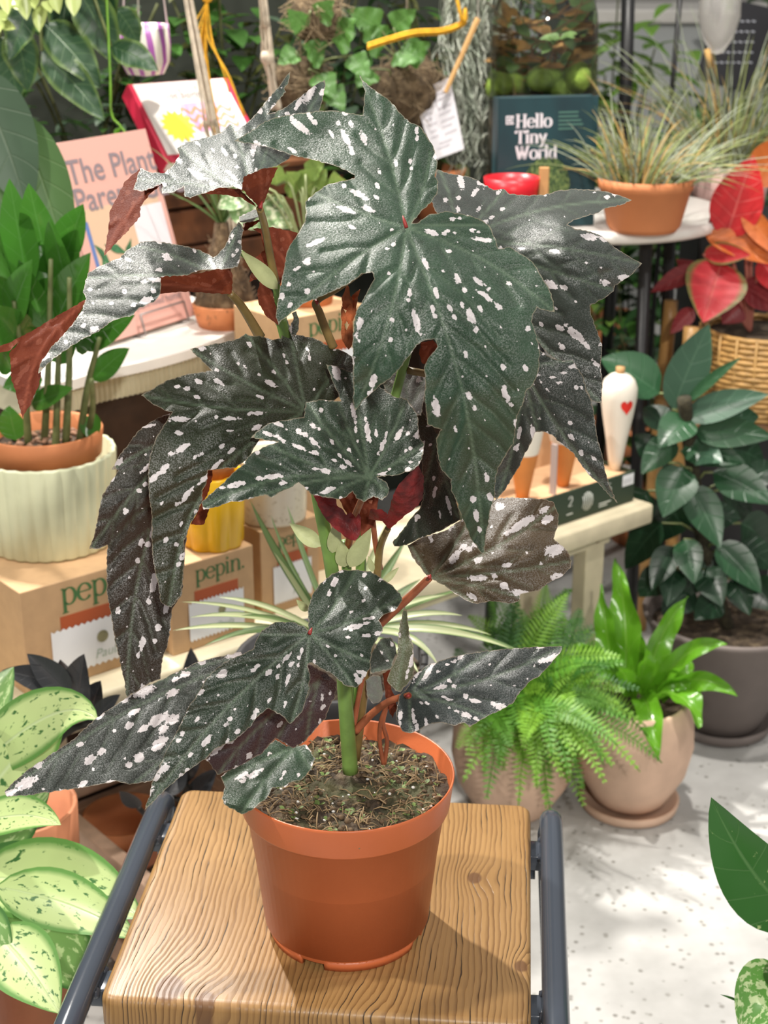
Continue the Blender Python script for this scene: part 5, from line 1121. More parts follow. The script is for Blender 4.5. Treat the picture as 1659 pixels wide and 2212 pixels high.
tips = [(x_ + rd.uniform(-35, 35), y_ + rd.uniform(-35, 35)) for x_, y_ in [(1150,1300),(1210,1330),(1080,1330),(1250,1430),(1180,1500),(1110,1500),(1050,1430),(1230,1580),(1160,1640),(1070,1600),(1280,1520),(1320,1560),(1090,1700),(1200,1690),(1020,1540),(1140,1400),(1300,1440),(1020,1640),(1340,1500),(1380,1580),(1260,1380),(1350,1640),(1180,1290),(1100,1290),(1300,1580),(1220,1470),(1150,1720),(1250,1660),(1050,1680),(1000,1460),(1270,1300),(1060,1380),(1190,1550),(1120,1560)]] + [(1190 + 190 * math.cos(q_ * 2.39996) * math.sqrt(q_ / 46), 1510 + 215 * math.sin(q_ * 2.39996) * math.sqrt(q_ / 46)) for q_ in range(1, 47)] + [(1210 + 200 * math.cos(q_ * 2.39996 + 1) * math.sqrt(q_ / 40), 1490 + 230 * math.sin(q_ * 2.39996 + 1) * math.sqrt(q_ / 40)) for q_ in range(4, 41)] + [(1430,1648),(1312,1700),(1335,1610),(1400,1590),(1285,1560),(1360,1535),(1290,1465),(1345,1420),(1265,1335),(1225,1268),(1180,1262),(1115,1285),(1060,1272),(1010,1330),(985,1400),(1290,1390),(1230,1700),(1190,1765),(1120,1740),(1050,1735),(1000,1690),(985,1620),(1245,1640),(1160,1680),(1075,1660),(1140,1330),(1200,1380),(1095,1420),(1025,1480),(1330,1660),(1265,1750),(1200,1600),(1150,1560),(1030,1580),(1240,1520),(1100,1350),(1175,1450),(1060,1520),(1290,1620),(1130,1620)]
for k, (x, y) in enumerate(tips):
    Yt = fc_.y + (0.10 if y < 1420 else -.06 if y < 1600 else -.16) + rd.uniform(-.05, .05)
    p1 = at_Y(x, y, Yt)
    if p1.z < .03: p1 = at_z(x, y, .03)
    L = (p1 - fc_).length
    frond(fern, fc_ + Vector((rd.uniform(-.065, .065), rd.uniform(-.065, .065), -.005)), p1, .054 * rd.uniform(.8, 1.2), (0, 0, L * rd.uniform(.25, .5) if y > 1500 else L * rd.uniform(.1, .25)), FERN[k % 3] if y < 1600 else FERN[rd.choice((0, 1, 1))], n=int(8 + L * 115), rd=rd)
# bird's nest fern
nb_ = at_z(1358, 1738, 0)
nest = bulb_pot('birds_nest_fern', nb_, .097, .185, 'glossy lime strap leaved fern in a rounded pale terracotta pot on a saucer', clay_pale, saucer=.078)
LIME = leaf_mat('nest_leaf', (.12, .33, .018), vein=(.22, .42, .06), rough=.22, veins=5, vein_w=.03, trans=.35, spec=.6)
Yn = nb_.y
for a, b, w_, dY, bw, pr in [((1345,1500),(1328,1206),86,.08,(30,0),'lance'),((1330,1480),(1298,1262),60,.06,(-5,0),'lance'),((1345,1470),(1240,1390),56,.0,(-10,-20),'lance'),((1400,1500),(1486,1288),54,.04,(-40,-10),'strap'),((1410,1500),(1572,1392),40,-.05,(-10,-70),'strap'),((1410,1510),(1594,1505),44,-.08,(0,-80),'strap'),((1400,1500),(1512,1572),62,-.10,(30,-60),'strap'),((1385,1500),(1422,1640),54,-.12,(0,-60),'strap'),((1370,1510),(1330,1440),50,-.06,(0,-30),'lance'),((1420,1500),(1478,1400),50,.05,(30,10),'strap'),((1390,1500),(1380,1360),40,.03,(0,0),'strap'),((1375,1500),(1310,1330),46,.08,(-10,-10),'lance'),((1425,1510),(1490,1500),50,-.04,(0,-70),'strap'),((1365,1500),(1395,1400),40,-.04,(20,-10),'strap')]:
    leaf_px(nest, a, b, w_, Yn, Yn + dY, LIME, prof=pr, bowpx=bw, fold=.45, wave=.13, seed=a[0], face=(rnd.uniform(-.7, .7), -1, rnd.uniform(.1, .8)), n=16, m=6)

# ================================================================== grey conical planter with climbing plant
gb = at_z(1556, 1568, 0)
gp = thing('climbing_philodendron', gb, 'dark green climbing plant in a large grey conical planter at the right', 'potted plant')
greyc = M('grey_stone', (.15, .125, .115), .75, .15, 8, .15, 150)
mb = MB(); mb.lathe([(0, .014), (.066, .014), (.070, .018), (.146, .215), (.150, .217), (.152, .226), (.146, .228), (.140, .222), (.136, .19), (0, .19)], gb, 64); mb.build('planter', greyc, gp)
mb = MB(); mb.lathe([(0, 0), (.078, 0), (.086, .006), (.092, .022), (.087, .024), (.08, .012), (0, .012)], gb, 56); mb.build('saucer', greyc, gp)
soil_disc(gp, gb + Vector((0, 0, .195)), .136, mat=soilm)
PH = [leaf_mat('philo_leaf', (.020, .070, .028), vein=(.04, .11, .05), rough=.3, veins=5, vein_w=.05, trans=.12, spec=.5), leaf_mat('philo_leaf_dark', (.010, .036, .015), vein=(.03, .08, .04), rough=.3, veins=5, vein_w=.05, trans=.1), leaf_mat('philo_leaf_grey', (.042, .10, .060), vein=(.08, .16, .10), rough=.35, veins=5, vein_w=.05, trans=.12)]
Yg = gb.y
mb = MB(); pole = [gb + Vector((0, 0, .19)), at_Y(1520, 1180, Yg), at_Y(1495, 1000, Yg), at_Y(1478, 860, Yg - .02)]
mb.tube(smooth_path(pole, 6), [.012] * 19, 10); mb.build('moss_pole', M('moss_pole', (.035, .030, .016), .95, .5, 120, .6, 200), gp)
PL = [((1452,885),(1532,700),92,2,.0),((1482,872),(1602,772),26,0,-.04),((1478,905),(1662,852),66,2,-.05),((1492,905),(1424,968),84,0,-.06),((1425,850),(1296,775),112,0,.02),((1500,935),(1672,945),70,0,-.06),((1460,950),(1385,1025),70,0,-.03),((1480,1010),(1432,1118),92,0,-.08),((1490,1050),(1556,1185),82,0,-.08),((1540,1020),(1670,1090),84,0,-.06),((1478,1165),(1500,1262),64,0,-.08),((1548,1175),(1645,1282),78,0,-.06),((1455,1180),(1408,1275),60,1,-.05),((1500,985),(1560,1000),60,2,-.07),((1470,975),(1610,1000),66,0,-.05),((1400,1060),(1340,1150),80,1,.0),((1430,1130),(1350,1230),80,1,.02),((1520,1230),(1560,1310),70,1,-.08),((1600,1180),(1670,1230),70,1,.0),((1460,1230),(1440,1310),60,1,-.06),((1580,1250),(1620,1330),60,1,-.06),((1430,1000),(1370,940),60,1,.04),((1620,1040),(1680,1010),60,1,.02),((1500,1120),(1600,1120),70,1,.0),((1560,920),(1640,900),60,1,.05),((1480,1080),(1400,1180),90,1,.03),((1500,1270),(1430,1330),80,1,-.04),((1560,1290),(1500,1340),70,1,-.06),((1620,1260),(1680,1320),80,1,-.04),((1540,1200),(1480,1290),80,1,-.02),((1600,1130),(1660,1180),90,1,.03),((1420,1080),(1360,1120),80,1,.05),((1580,970),(1650,1000),80,1,.04),((1440,1240),(1380,1290),70,1,.0),((1560,1060),(1620,1120),90,1,.05),((1440,930),(1390,880),70,1,.05)]
for a, b, w_, mi_, dY in PL:
    leaf_px(gp, a, b, w_, Yg + dY * .3, Yg + dY, PH[mi_], prof='ovate', bowpx=(0, -12), fold=.22, face=(rnd.uniform(-.5, .5), -1, rnd.uniform(.3, 1.0)), n=10)
    m0 = at_Y(a[0], a[1], Yg + dY * .3); q = at_Y(1500 + (a[1] - 1000) * .1, a[1] + 25, Yg)
    if (m0 - q).length > .02:
        mb = MB(); mb.tube([q, (q + m0) / 2 + Vector((0, 0, .01)), m0], .0022, 6); mb.build('leaf_stalk', ZST, gp)

# ================================================================== bamboo stand, rattan basket, red aglaonema
bc = at_Y(1632, 880, 2.72); zb_ = bc.z; bc0 = Vector((bc.x, bc.y, 0))
stand = thing('bamboo_stand', bc0, 'bamboo plant stand carrying the rattan basket', 'stand')
bam = M('bamboo', (.42, .235, .08), .4, .25, 14)
for sx_, sy_ in ((-1, -1), (1, -1), (-1, 1), (1, 1)):
    top = bc0 + Vector((sx_ * .150, sy_ * .10, .69 if sx_ < 0 else .60)); bot = bc0 + Vector((sx_ * .165, sy_ * .13, 0))
    mb = MB(); n_ = 15; P_ = [bot.lerp(top, i / n_) for i in range(n_ + 1)]; mb.tube(P_, [.0135 + (.0018 if i % 4 == 0 else 0) for i in range(n_ + 1)], 12); mb.build('post', bam, stand)
mb = MB(); mb.box(bc0 + Vector((0, 0, zb_ - .010)), (.30, .20, .018), bevel=.004); mb.build('platform', M('stand_wood', (.25, .12, .05), .5, .3, 20), stand, smooth=False)
agl = thing('red_aglaonema', Vector((bc.x, bc.y, zb_)), 'red leaved plant in a woven rattan basket on the bamboo stand', 'potted plant')
rat = M('rattan', (.50, .29, .095), .45, .25, 60)
hB = at_Y(1632, 705, 2.72).z - zb_; rB = .108
for k in range(16):
    mb = MB(); z = hB * (k + .5) / 16; R_ = rB * (.92 + .10 * math.sin(math.pi * (k + .5) / 16))
    pts = [bc0 + Vector(((R_ + .0014 * (-1) ** (i + k)) * math.cos(2 * math.pi * i / 40), (R_ + .0014 * (-1) ** (i + k)) * math.sin(2 * math.pi * i / 40), zb_ + z)) for i in range(41)]
    mb.tube(pts, hB / 32 * 1.05, 6, cap=False); mb.build('cane_band', rat, agl)
for k in range(20):
    a = 2 * math.pi * k / 20; mb = MB(); mb.tube([bc0 + Vector((rB * 1.03 * math.cos(a), rB * 1.03 * math.sin(a), zb_ + hB * f)) for f in (0, .5, 1)], .0028, 5); mb.build('rib', rat, agl)
mb = MB(); mb.lathe([(0, .002), (rB * .88, .002), (rB * .92, hB * .92), (0, hB * .92)], Vector((bc.x, bc.y, zb_)), 40); mb.build('liner_soil', soilm, agl)
AG = leaf_mat('agl_red', (.62, .030, .035), vein=(.75, .16, .14), edge=None, rough=.35, veins=6, vein_w=.05, trans=.3, var=.3, under=(.45, .10, .06))
AG2 = leaf_mat('agl_edge', (.60, .04, .05), vein=(.70, .15, .13), edge=(.22, .20, .06), rough=.35, veins=6, vein_w=.05, trans=.3, var=.3)
AG3 = leaf_mat('agl_orange', (.55, .14, .03), vein=(.65, .2, .05), rough=.4, veins=6, vein_w=.06, trans=.3, var=.4)
AG4 = leaf_mat('agl_dark', (.20, .018, .022), vein=(.35, .05, .05), rough=.4, veins=6, vein_w=.06, trans=.2, var=.4)
for a, b, w_, m_, dY, fc2 in [((1568,515),(1628,335),112,AG,.0,(-.2,-1,.3)),((1560,565),(1518,697),136,AG2,-.06,(0,-1,.5)),((1520,548),(1622,552),50,AG2,-.05,(0,-1,.1)),((1522,506),(1700,575),62,AG3,-.04,(0,-1,.8)),((1605,452),(1690,560),50,AG3,-.06,(-.5,-1,.3)),((1512,580),(1405,632),44,AG4,.02,(0,-1,.6)),((1500,668),(1448,722),38,AG4,.0,(0,-1,.4)),((1600,615),(1690,672),70,AG4,.0,(0,-1,.6)),((1625,400),(1700,300),90,AG3,.05,(.2,-1,.3)),((1640,560),(1700,640),70,AG,-.02,(0,-1,.5)),((1560,640),(1460,560),60,AG4,.06,(0,-1,.6)),((1600,660),(1560,700),60,AG4,-.02,(0,-1,.4)),((1540,520),(1590,430),60,AG4,.05,(0,-1,.4))]:
    leaf_px(agl, a, b, w_, 2.70, 2.70 + dY, m_, prof='ovate', fold=.25, face=fc2, bowpx=(0, -6), n=12)
for a in ((1568,515),(1560,565),(1520,548),(1605,452),(1600,615),(1512,580),(1640,560),(1625,400)):
    stalk(agl, [(1620, 715, 2.72), ((1620 + a[0]) / 2, (715 + a[1]) / 2 - 10, 2.71), (a[0], a[1], 2.70)], (5, 4), M('agl_stalk', (.45, .16, .12), .5), 'leaf_stalk', 6)
# ================================================================== left foreground: silver green variegated plant
VAR = leaf_mat('silver_leaf', (.55, .68, .30), vein=(.62, .74, .42), speck=(.055, .17, .045), speck_amt=.575, speck_scale=(16, 10), edge=(.13, .30, .07), rough=.33, veins=0, vein_w=.03, var=.18, trans=.25)
VAR2 = leaf_mat('silver_leaf_dark', (.18, .34, .10), speck=(.45, .60, .28), speck_amt=.52, speck_scale=(10, 9), edge=(.06, .17, .04), rough=.33, var=.2, trans=.2)
vb = Vector((-.53, 1.33, 0))
vp = thing('silver_aglaonema', vb, 'pale silver green variegated plant at the lower left corner', 'potted plant')
mb = MB(); mb.lathe([(0, 0), (.075, 0), (.10, .20), (.107, .20), (.112, .235), (.105, .235), (.10, .2), (0, .19)], vb, 44); mb.build('pot', clay, vp)
soil_disc(vp, vb + Vector((0, 0, .205)), .10, mat=soilm)
for a, b, w_, Ya, Yb, m_, bw, cu, pr, fc2 in [
    ((-80,1690),(212,1556),150,1.34,1.26,VAR,(70,-150),.0,'lance',(.2,-1,.7)),
    ((-60,1760),(150,1520),200,1.30,1.33,VAR,(-10,-20),.0,'ovate',(-.3,-1,.5)),
    ((-70,1790),(132,1782),100,1.22,1.16,VAR,(20,-50),.0,'ovate',(0,-.7,1)),
    ((-60,1900),(308,1985),190,1.22,1.12,VAR,(40,-60),.0,'ovate',(.1,-.8,1)),
    ((-10,1915),(300,2030),150,1.17,1.10,VAR,(20,-30),.0,'lance',(.1,-.8,1)),
    ((0,1950),(205,2150),180,1.20,1.13,VAR2,(20,-20),.0,'ovate',(0,-.8,1)),
    ((-10,2010),(128,2190),150,1.12,1.05,VAR,(10,-10),.0,'ovate',(0,-.8,1)),
    ((-90,2000),(22,2070),110,1.14,1.10,VAR2,(10,-60),.0,'ovate',(0,-.8,1)),
    ((-60,1860),(110,1700),130,1.28,1.28,VAR2,(0,0),.0,'ovate',(.2,-.9,.8)),
    ((-60,1930),(150,1840),150,1.26,1.24,VAR2,(0,0),.0,'ovate',(.2,-.9,.8)),
    ((-100,1640),(30,1440),120,1.36,1.42,VAR2,(0,0),.0,'ovate',(.2,-.9,.8))]:
    leaf_px(vp, a, b, w_, Ya, Yb, m_, prof=pr, bowpx=bw, curl=cu, fold=.18, n=14, m=6, face=fc2)
for x, y in ((-60,1760),(-60,1900),(-10,1915),(0,1950),(-70,1790),(-80,1690),(-10,2010),(-90,2000)):
    p = at_Y(x, y, 1.24); mb = MB(); mb.tube(smooth_path([vb + Vector((rnd.uniform(-.03, .03), rnd.uniform(-.03, .03), .2)), (vb + p) / 2 + Vector((0, 0, .18)), p], 4), .005, 8); mb.build('stalk', M('pale_stalk', (.35, .45, .2), .5), vp)

# ================================================================== right foreground: marbled trailing plant
MAR = leaf_mat('marble_leaf', (.035, .14, .025), speck=(.40, .52, .22), speck_amt=.66, speck_scale=(14, 6), rough=.3, veins=5, vein=(.09, .22, .06), vein_w=.03, trans=.2)
MAR2 = leaf_mat('marble_leaf_pale', (.12, .30, .06), speck=(.50, .62, .32), speck_amt=.50, speck_scale=(10, 8), rough=.3, trans=.2)
mbs = Vector((.47, 1.22, 0))
mp = thing('marbled_pothos', mbs, 'marbled green leaved plant at the lower right edge', 'potted plant')
mb = MB(); mb.lathe([(0, 0), (.06, 0), (.085, .40), (.08, .40), (.055, .02), (0, .02)], mbs, 40); mb.build('pot', M('grey_tall_pot', (.20, .19, .18), .7), mp)
soil_disc(mp, mbs + Vector((0, 0, .38)), .078, mat=soilm)
leaf_px(mp, (1730,1995), (1536,1722), 165, 1.16, 1.12, MAR, prof='ovate', bowpx=(-20,40), fold=.25, n=14, m=6, face=(-.5,-1,.8))
leaf_px(mp, (1700,2110), (1600,2230), 140, 1.10, 1.05, MAR2, prof='ovate', bowpx=(-10,-30), fold=.2, n=12, m=6, face=(0,-.8,1))
leaf_px(mp, (1600,2165), (1555,2148), 9, 1.08, 1.07, MAR, prof='lance', fold=.4)
leaf_px(mp, (1690,2060), (1760,2180), 120, 1.10, 1.05, MAR, prof='ovate', fold=.2, n=12, m=4, face=(0,-.8,1))
for x, y, Y in ((1730,1995,1.16),(1700,2110,1.10),(1690,2060,1.10),(1600,2165,1.08)):
    p = at_Y(x, y, Y); mb = MB(); mb.tube(smooth_path([mbs + Vector((0, 0, .38)), (mbs + p) / 2 + Vector((.01, 0, .24)), p], 5), .003, 8); mb.build('stalk', M('green_stalk', (.14, .25, .06), .5), mp)

# ================================================================== low wooden crate with dark plants, lower left
CN, CDv = NV, DV
z_c = .20
k0 = rk(.07, -.09, z_c)                      # near left corner of the crate rim
Lc, Wc = .33, .26
crate = thing('pine_crate', k0 + DV * Wc / 2 + NV * Lc / 2 - Vector((0, 0, z_c)), 'low pine crate of terracotta pots on the floor under the rack', 'crate')
cw = M('crate_pine', (.62, .42, .30), .6, .15, 30, .1, 150)
Mn = Matrix((NV, Vector((0, 0, 1)).cross(NV), Vector((0, 0, 1)))).transposed()
for off in (0, Wc):
    for zz2 in (z_c - .022, z_c - .085, z_c - .15):
        mb = MB(); mb.box(k0 + DV * off + NV * Lc / 2 + Vector((0, 0, zz2 - z_c)), (Lc, .022, .045), M=Mn, bevel=.003); mb.build('slat', cw, crate, smooth=False)
for off in (0, Lc):
    for zz2 in (z_c - .022, z_c - .085, z_c - .15):
        mb = MB(); mb.box(k0 + DV * Wc / 2 + NV * off + Vector((0, 0, zz2 - z_c)), (Wc, .022, .045), M=RM, bevel=.003); mb.build('slat', cw, crate, smooth=False)
mb = MB(); mb.box(k0 + DV * Wc / 2 + NV * Lc / 2 + Vector((0, 0, .006 - z_c)), (Wc - .02, Lc - .02, .012), M=RM); mb.build('base', cw, crate, smooth=False)
for u, v in ((.02, .02), (.02, Lc - .02), (Wc - .02, .02), (Wc - .02, Lc - .02)):
    mb = MB(); mb.box(k0 + DV * u + NV * v + Vector((0, 0, -z_c / 2)), (.02, .02, z_c), M=RM); mb.build('corner_post', cw, crate, smooth=False)
RAV = leaf_mat('raven_leaf', (.026, .028, .032), vein=(.05, .05, .055), rough=.38, veins=6, vein_w=.04, trans=.0, spec=.55, var=.4)
def raven(c, pot_r, pot_h, leaves, label, Y):
    t = thing('raven_zz_plant', c, label, 'potted plant', 'near black leaved plants')
    mb = MB(); mb.lathe([(0, 0), (pot_r * .75, 0), (pot_r * .93, pot_h * .75), (pot_r, pot_h * .76), (pot_r * 1.04, pot_h), (pot_r * .96, pot_h), (pot_r * .9, pot_h * .8), (0, pot_h * .8)], c, 36); mb.build('pot', M('warm_terracotta', (.50, .19, .09), .7, .15, 14), t)
    soil_disc(t, c + Vector((0, 0, pot_h * .86)), pot_r * .92, mat=soilm, rings=6, seg=24)
    for a, b, w_ in leaves:
        leaf_px(t, a, b, w_, Y + rnd.uniform(-.03, .03), Y + rnd.uniform(-.06, .03), RAV, prof='ovate', fold=.3, face=(rnd.uniform(-.4, .4), -1, rnd.uniform(.4, 1)), bowpx=(0, -6))
        p = at_Y(a[0], a[1], Y); mb = MB(); mb.tube(smooth_path([c + Vector((0, 0, pot_h * .85)), (c + p) / 2 + Vector((0, 0, pot_h * .55)), p], 4), .0035, 7); mb.build('stem', M('dark_stem', (.03, .025, .02), .5), t)
    return t
pa = at_Y(30, 1620, 1.50); pa.z = 0
raven(pa, .062, .42, [((135,1482),(4,1448),58),((150,1500),(58,1412),62),((168,1500),(130,1424),56),((165,1540),(182,1412),84),((190,1560),(218,1470),70),((200,1560),(260,1500),40)], 'near black leaved plant standing in front of the largest kraft box', 1.53)
pb = rk(.145, -.015, .012)
raven(pb, .055, .15, [((300,1745),(258,1708),36),((420,1560),(412,1398),62),((330,1660),(290,1600),40)], 'dark leaved plant in the left pot of the crate', 1.68)
pcx = rk(.265, -.015, .012)
raven(pcx, .055, .15, [((390,1690),(440,1600),46),((360,1720),(400,1650),50),((410,1740),(470,1660),50)], 'dark leaved plant in the right pot of the crate', 1.70)
pt = rk(.145, .12, .012); tpt = thing('empty_terracotta_pot', pt, 'plain terracotta pot at the back of the pine crate', 'pot')
mb = MB(); mb.lathe([(0, 0), (.042, 0), (.052, .13), (.057, .131), (.059, .165), (.054, .165), (.048, .13), (.038, .02), (0, .02)], pt, 36); mb.build('pot', clay, tpt)
# ================================================================== back bench with dense foliage
bench = thing('plant_bench', rk(.45, .98, 0), 'dark bench along the back wall crowded with plants', 'bench')
ZB = .74
mb = MB(); mb.box(rk(.38, .98, ZB - .015), (2.5, .30, .03), M=RM, bevel=.003); mb.build('top', brownw, bench, smooth=False)
for s_ in (-.8, .0, .9, 1.55):
    for n_ in (.87, 1.09):
        mb = MB(); mb.box(rk(s_, n_, (ZB - .03) / 2), (.04, .04, ZB - .03), M=RM); mb.build('leg', brownw, bench, smooth=False)
BUSH = {}
def bush(base, h, spread, n, ls, mats, label, seed, prof='ovate', pr=.06, potm=None, name='leafy_plant', droop=.3):
    rd = random.Random(seed); t = thing(name, base, label, 'potted plant', 'plants along the back')
    b = Vector(base); ph2 = .11
    mb = MB(); mb.lathe([(0, 0), (pr * .75, 0), (pr, ph2), (pr * .93, ph2), (pr * .9, ph2 * .85), (0, ph2 * .85)], b, 28); mb.build('pot', potm or clay, t)
    shared = []
    for k in range(6):                       # alike leaves share mesh data
        mb = MB(); leaf_geo(mb, (0, 0, 0), (0, 1, 0), .5 * rd.uniform(.8, 1.25), bow=(0, 0, .18), face=(0, 0, 1), prof=prof, fold=.2, n=6, m=2)
        o = mb.build('leaf', mats[k % len(mats)]); me = o.data; bpy.data.objects.remove(o); shared.append(me)
    stems = []
    for k in range(9):
        a = rd.uniform(0, 6.283); rr = spread * math.sqrt(rd.uniform(.05, 1)); top = b + Vector((rr * math.cos(a), rr * math.sin(a), ph2 + h * rd.uniform(.5, 1)))
        root = b + Vector((0, 0, ph2 * .85)); P_ = smooth_path([root, root.lerp(top, .5) + Vector((0, 0, h * .1)), top], 5)
        mb = MB(); mb.tube(P_, .003, 5); mb.build('stem', M('bush_stem', (.08, .09, .03), .7), t); stems.append(P_)
    for k in range(n):
        P_ = rd.choice(stems); p = P_[rd.randrange(2, len(P_))]
        p = p + Vector((rd.gauss(0, spread * .22), rd.gauss(0, spread * .22), rd.gauss(0, h * .10)))
        o = bpy.data.objects.new('leaf', rd.choice(shared)); put(o, t); s_ = ls * rd.uniform(.6, 1.3)
        a = rd.uniform(0, 6.283); d = Vector((math.cos(a), math.sin(a), rd.uniform(-droop - .5, .5 - droop * .5)))
        d = (d + Vector((0, -.4, 0))).normalized()
        o.location = p - b; o.rotation_mode = 'QUATERNION'; o.rotation_quaternion = d.to_track_quat('Y', 'Z'); o.scale = (s_, s_, s_)
    return t
LG = [leaf_mat('bush_mid', (.06, .16, .03), rough=.4, trans=.25, var=.4), leaf_mat('bush_lime', (.17, .30, .05), rough=.4, trans=.3, var=.4), leaf_mat('bush_dark', (.022, .065, .018), rough=.35, trans=.2, var=.4), leaf_mat('bush_grey', (.10, .16, .10), rough=.45, trans=.2, var=.4), leaf_mat('bush_olive', (.11, .12, .035), rough=.45, trans=.2, var=.4)]
specs = [(-.55,1.0,.46,.17,150,.085,(2,0),'dense dark green foliage plant at the far left of the bench'),(-.25,.98,.44,.15,150,.060,(0,2),'bushy mid green plant behind the pink book'),(.05,1.0,.44,.15,150,.055,(2,0,0),'small leaved green plant behind the purple striped pot'),(.35,.98,.46,.15,160,.042,(1,0),'fine leaved lime green plant behind the yellow yarn'),(.65,1.0,.42,.15,150,.055,(0,3),'grey green plant behind the moss balls'),(.95,.98,.44,.15,150,.060,(4,0),'olive green plant behind the hanging moss balls'),(1.22,1.0,.44,.15,150,.055,(2,0,3),'dark plant behind the hanging grey moss'),(1.5,.98,.42,.15,140,.05,(0,4),'olive green plant beside the glass dome')]
for i, (s_, n_, h_, sp2, cnt, ls, mi2, lb) in enumerate(specs):
    bush(rk(s_, n_, ZB), h_, sp2, cnt, ls, [LG[q] for q in mi2], lb, 50 + i)
# plants on the floor further right and behind (dark greenery under the round table)
for i, (x, Y, h_, sp2, cnt, ls, mi2, lb) in enumerate([(1380,3.95,.75,.20,170,.09,(2,0),'dark leafy plant on the floor behind the round table'),(1640,4.1,.8,.25,150,.11,(2,0),'large dark plant on the floor behind the plinth'),(1440,3.35,.45,.12,120,.06,(2,0,1),'green plant on the floor beside the round table leg')]):
    p = at_z(x, 1000, 0); p = Vector(((x - CX) / F * (Y * CP + .6 * SP), Y, 0)); bush(p, h_, sp2, cnt, ls, [LG[q] for q in mi2], lb, 80 + i, pr=.11)
p = Vector(((1320 - CX) / F * 4.9, 5.1, 0)); bush(p, 1.12, .20, 200, .13, [LG[1], leaf_mat('bright_blade', (.22, .45, .05), rough=.4, trans=.4, var=.3)], 'bright green bladed palm far behind the glass dome', 91, prof='lance', pr=.14)
p = Vector(((1680 - CX) / F * 5.2, 5.4, 0)); bush(p, 1.05, .2, 200, .13, [LG[0], LG[2]], 'tall green plant far behind at the upper right', 92, pr=.14)
# ================================================================== hanging rail and what hangs from it
def rail_pt(x, z, n): return None
rail = thing('hanging_rail', rk(.5, .66, 0), 'black rail on posts above the display from which pots hang', 'rail')
ZL = 1.62
mb = MB(); mb.tube([rk(-.85, .66, ZL), rk(1.42, .66, ZL)], .012, 12); mb.build('bar', blk, rail)
for s_ in (-.85, 1.42):
    mb = MB(); mb.tube([rk(s_, .66, 0), rk(s_, .66, ZL)], .014, 12); mb.build('post', blk, rail)
def line_to_rail(p): return Vector((p.x, p.y, ZL))
def rail_xy(x, y):                       # point on the rail's vertical plane seen at photo point (x, y)
    k = ray(x, y); a = rk(0, .66, 0); nrm = NV
    return CAM + k * ((a - CAM).dot(nrm) / k.dot(nrm))
def cord(mb, a, b, r=.0016): mb.tube([a, b], r, 5)
cords = M('white_cord', (.70, .68, .62), .8); yarn = M('yellow_yarn', (.72, .38, .02), .8, .2, 80); jute = M('jute_twine', (.52, .44, .34), .9, .2, 80)
# purple striped pot
pc_ = rail_xy(315, 165); hang = thing('striped_hanging_pot', pc_, 'white hanging pot with purple stripes above the picture book', 'pot')
hr = px_m(57, pc_); hh = px_m(108, pc_)
ps = NT('purple_stripes'); gx, gy, gz = ps.sep(ps.coord()); an = ps.math('ARCTAN2', gy, gx); wv = ps.math('SINE', ps.math('ADD', ps.math('MULTIPLY', an, 11.0), ps.math('MULTIPLY', gz, 40.0)))
ps.l(ps.mix(ps.math('GREATER_THAN', wv, .25), (.72, .68, .60), (.36, .10, .38)), ps.b.inputs['Base Color']); ps.set(Roughness=.4)
mb = MB(); mb.lathe([(0, 0), (hr * .7, .004), (hr * .95, hh * .3), (hr, hh * .6), (hr * .96, hh), (hr * .9, hh), (hr * .9, hh * .6), (0, hh * .1)], pc_, 48); mb.build('pot', ps.m, hang)
mb = MB(); 
for k in range(3):
    a = 2.1 * k + .5; cord(mb, pc_ + Vector((hr * .96 * math.cos(a), hr * .96 * math.sin(a), hh)), line_to_rail(pc_))
mb.build('cords', cords, hang)
# calathea hanging at the top left
CAL = leaf_mat('calathea_leaf', (.022, .065, .025), vein=(.10, .18, .07), edge=(.10, .17, .04), rough=.4, veins=7, vein_w=.05, trans=.12, mid_w=.04)
HOY = leaf_mat('hoya_leaf', (.42, .50, .17), rough=.35, trans=.3, var=.25)
cp_ = rail_xy(110, -60); cal = thing('hanging_calathea', cp_, 'hanging plant with large dark veined leaves at the top left', 'hanging plant')
mb = MB(); mb.lathe([(0, 0), (.06, 0), (.08, .10), (.075, .10), (0, .09)], cp_, 32); mb.build('pot', M('dark_pot', (.03, .025, .02), .6), cal)
mb = MB()
for k in range(3): cord(mb, cp_ + Vector((.078 * math.cos(2.1 * k), .078 * math.sin(2.1 * k), .1)), line_to_rail(cp_))
mb.build('cords', cords, cal)
Yc = cp_.y
for a, b, w_, dY in [((170,-20),(252,142),92,-.06),((95,50),(218,192),90,-.08),((240,100),(342,154),62,-.09),((90,110),(226,262),80,-.10),((150,-30),(120,110),80,-.04),((60,10),(20,130),80,-.05),((200,-40),(240,70),80,.0),((30,60),(60,200),80,.02),((130,120),(180,215),80,.03),((0,80),(40,220),90,.03),((250,20),(300,100),60,.05)]:
    leaf_px(cal, a, b, w_, Yc + dY * .6, Yc + dY, CAL, prof='ovate', fold=.15, wave=.05, seed=a[0], face=(rnd.uniform(-.4, .3), -1, rnd.uniform(.1, .5)), bowpx=(6, -10), n=12, m=6)
    p = at_Y(a[0], a[1], Yc + dY * .6); mb = MB(); mb.tube(smooth_path([cp_ + Vector((0, 0, .1)), (cp_ + p) / 2 + Vector((0, -.02, .09)), p], 4), .0025, 6); mb.build('leaf_stalk', ZST, cal)
hp_ = rail_xy(20, -70) - NV * .10; hoy = thing('hanging_hoya', hp_, 'hanging plant with thick pale yellow green leaves in the top left corner', 'hanging plant')
mb = MB(); mb.lathe([(0, 0), (.05, 0), (.06, .08), (.055, .08), (0, .07)], hp_, 28); mb.build('pot', M('dark_pot2', (.05, .04, .03), .6), hoy)
mb = MB()
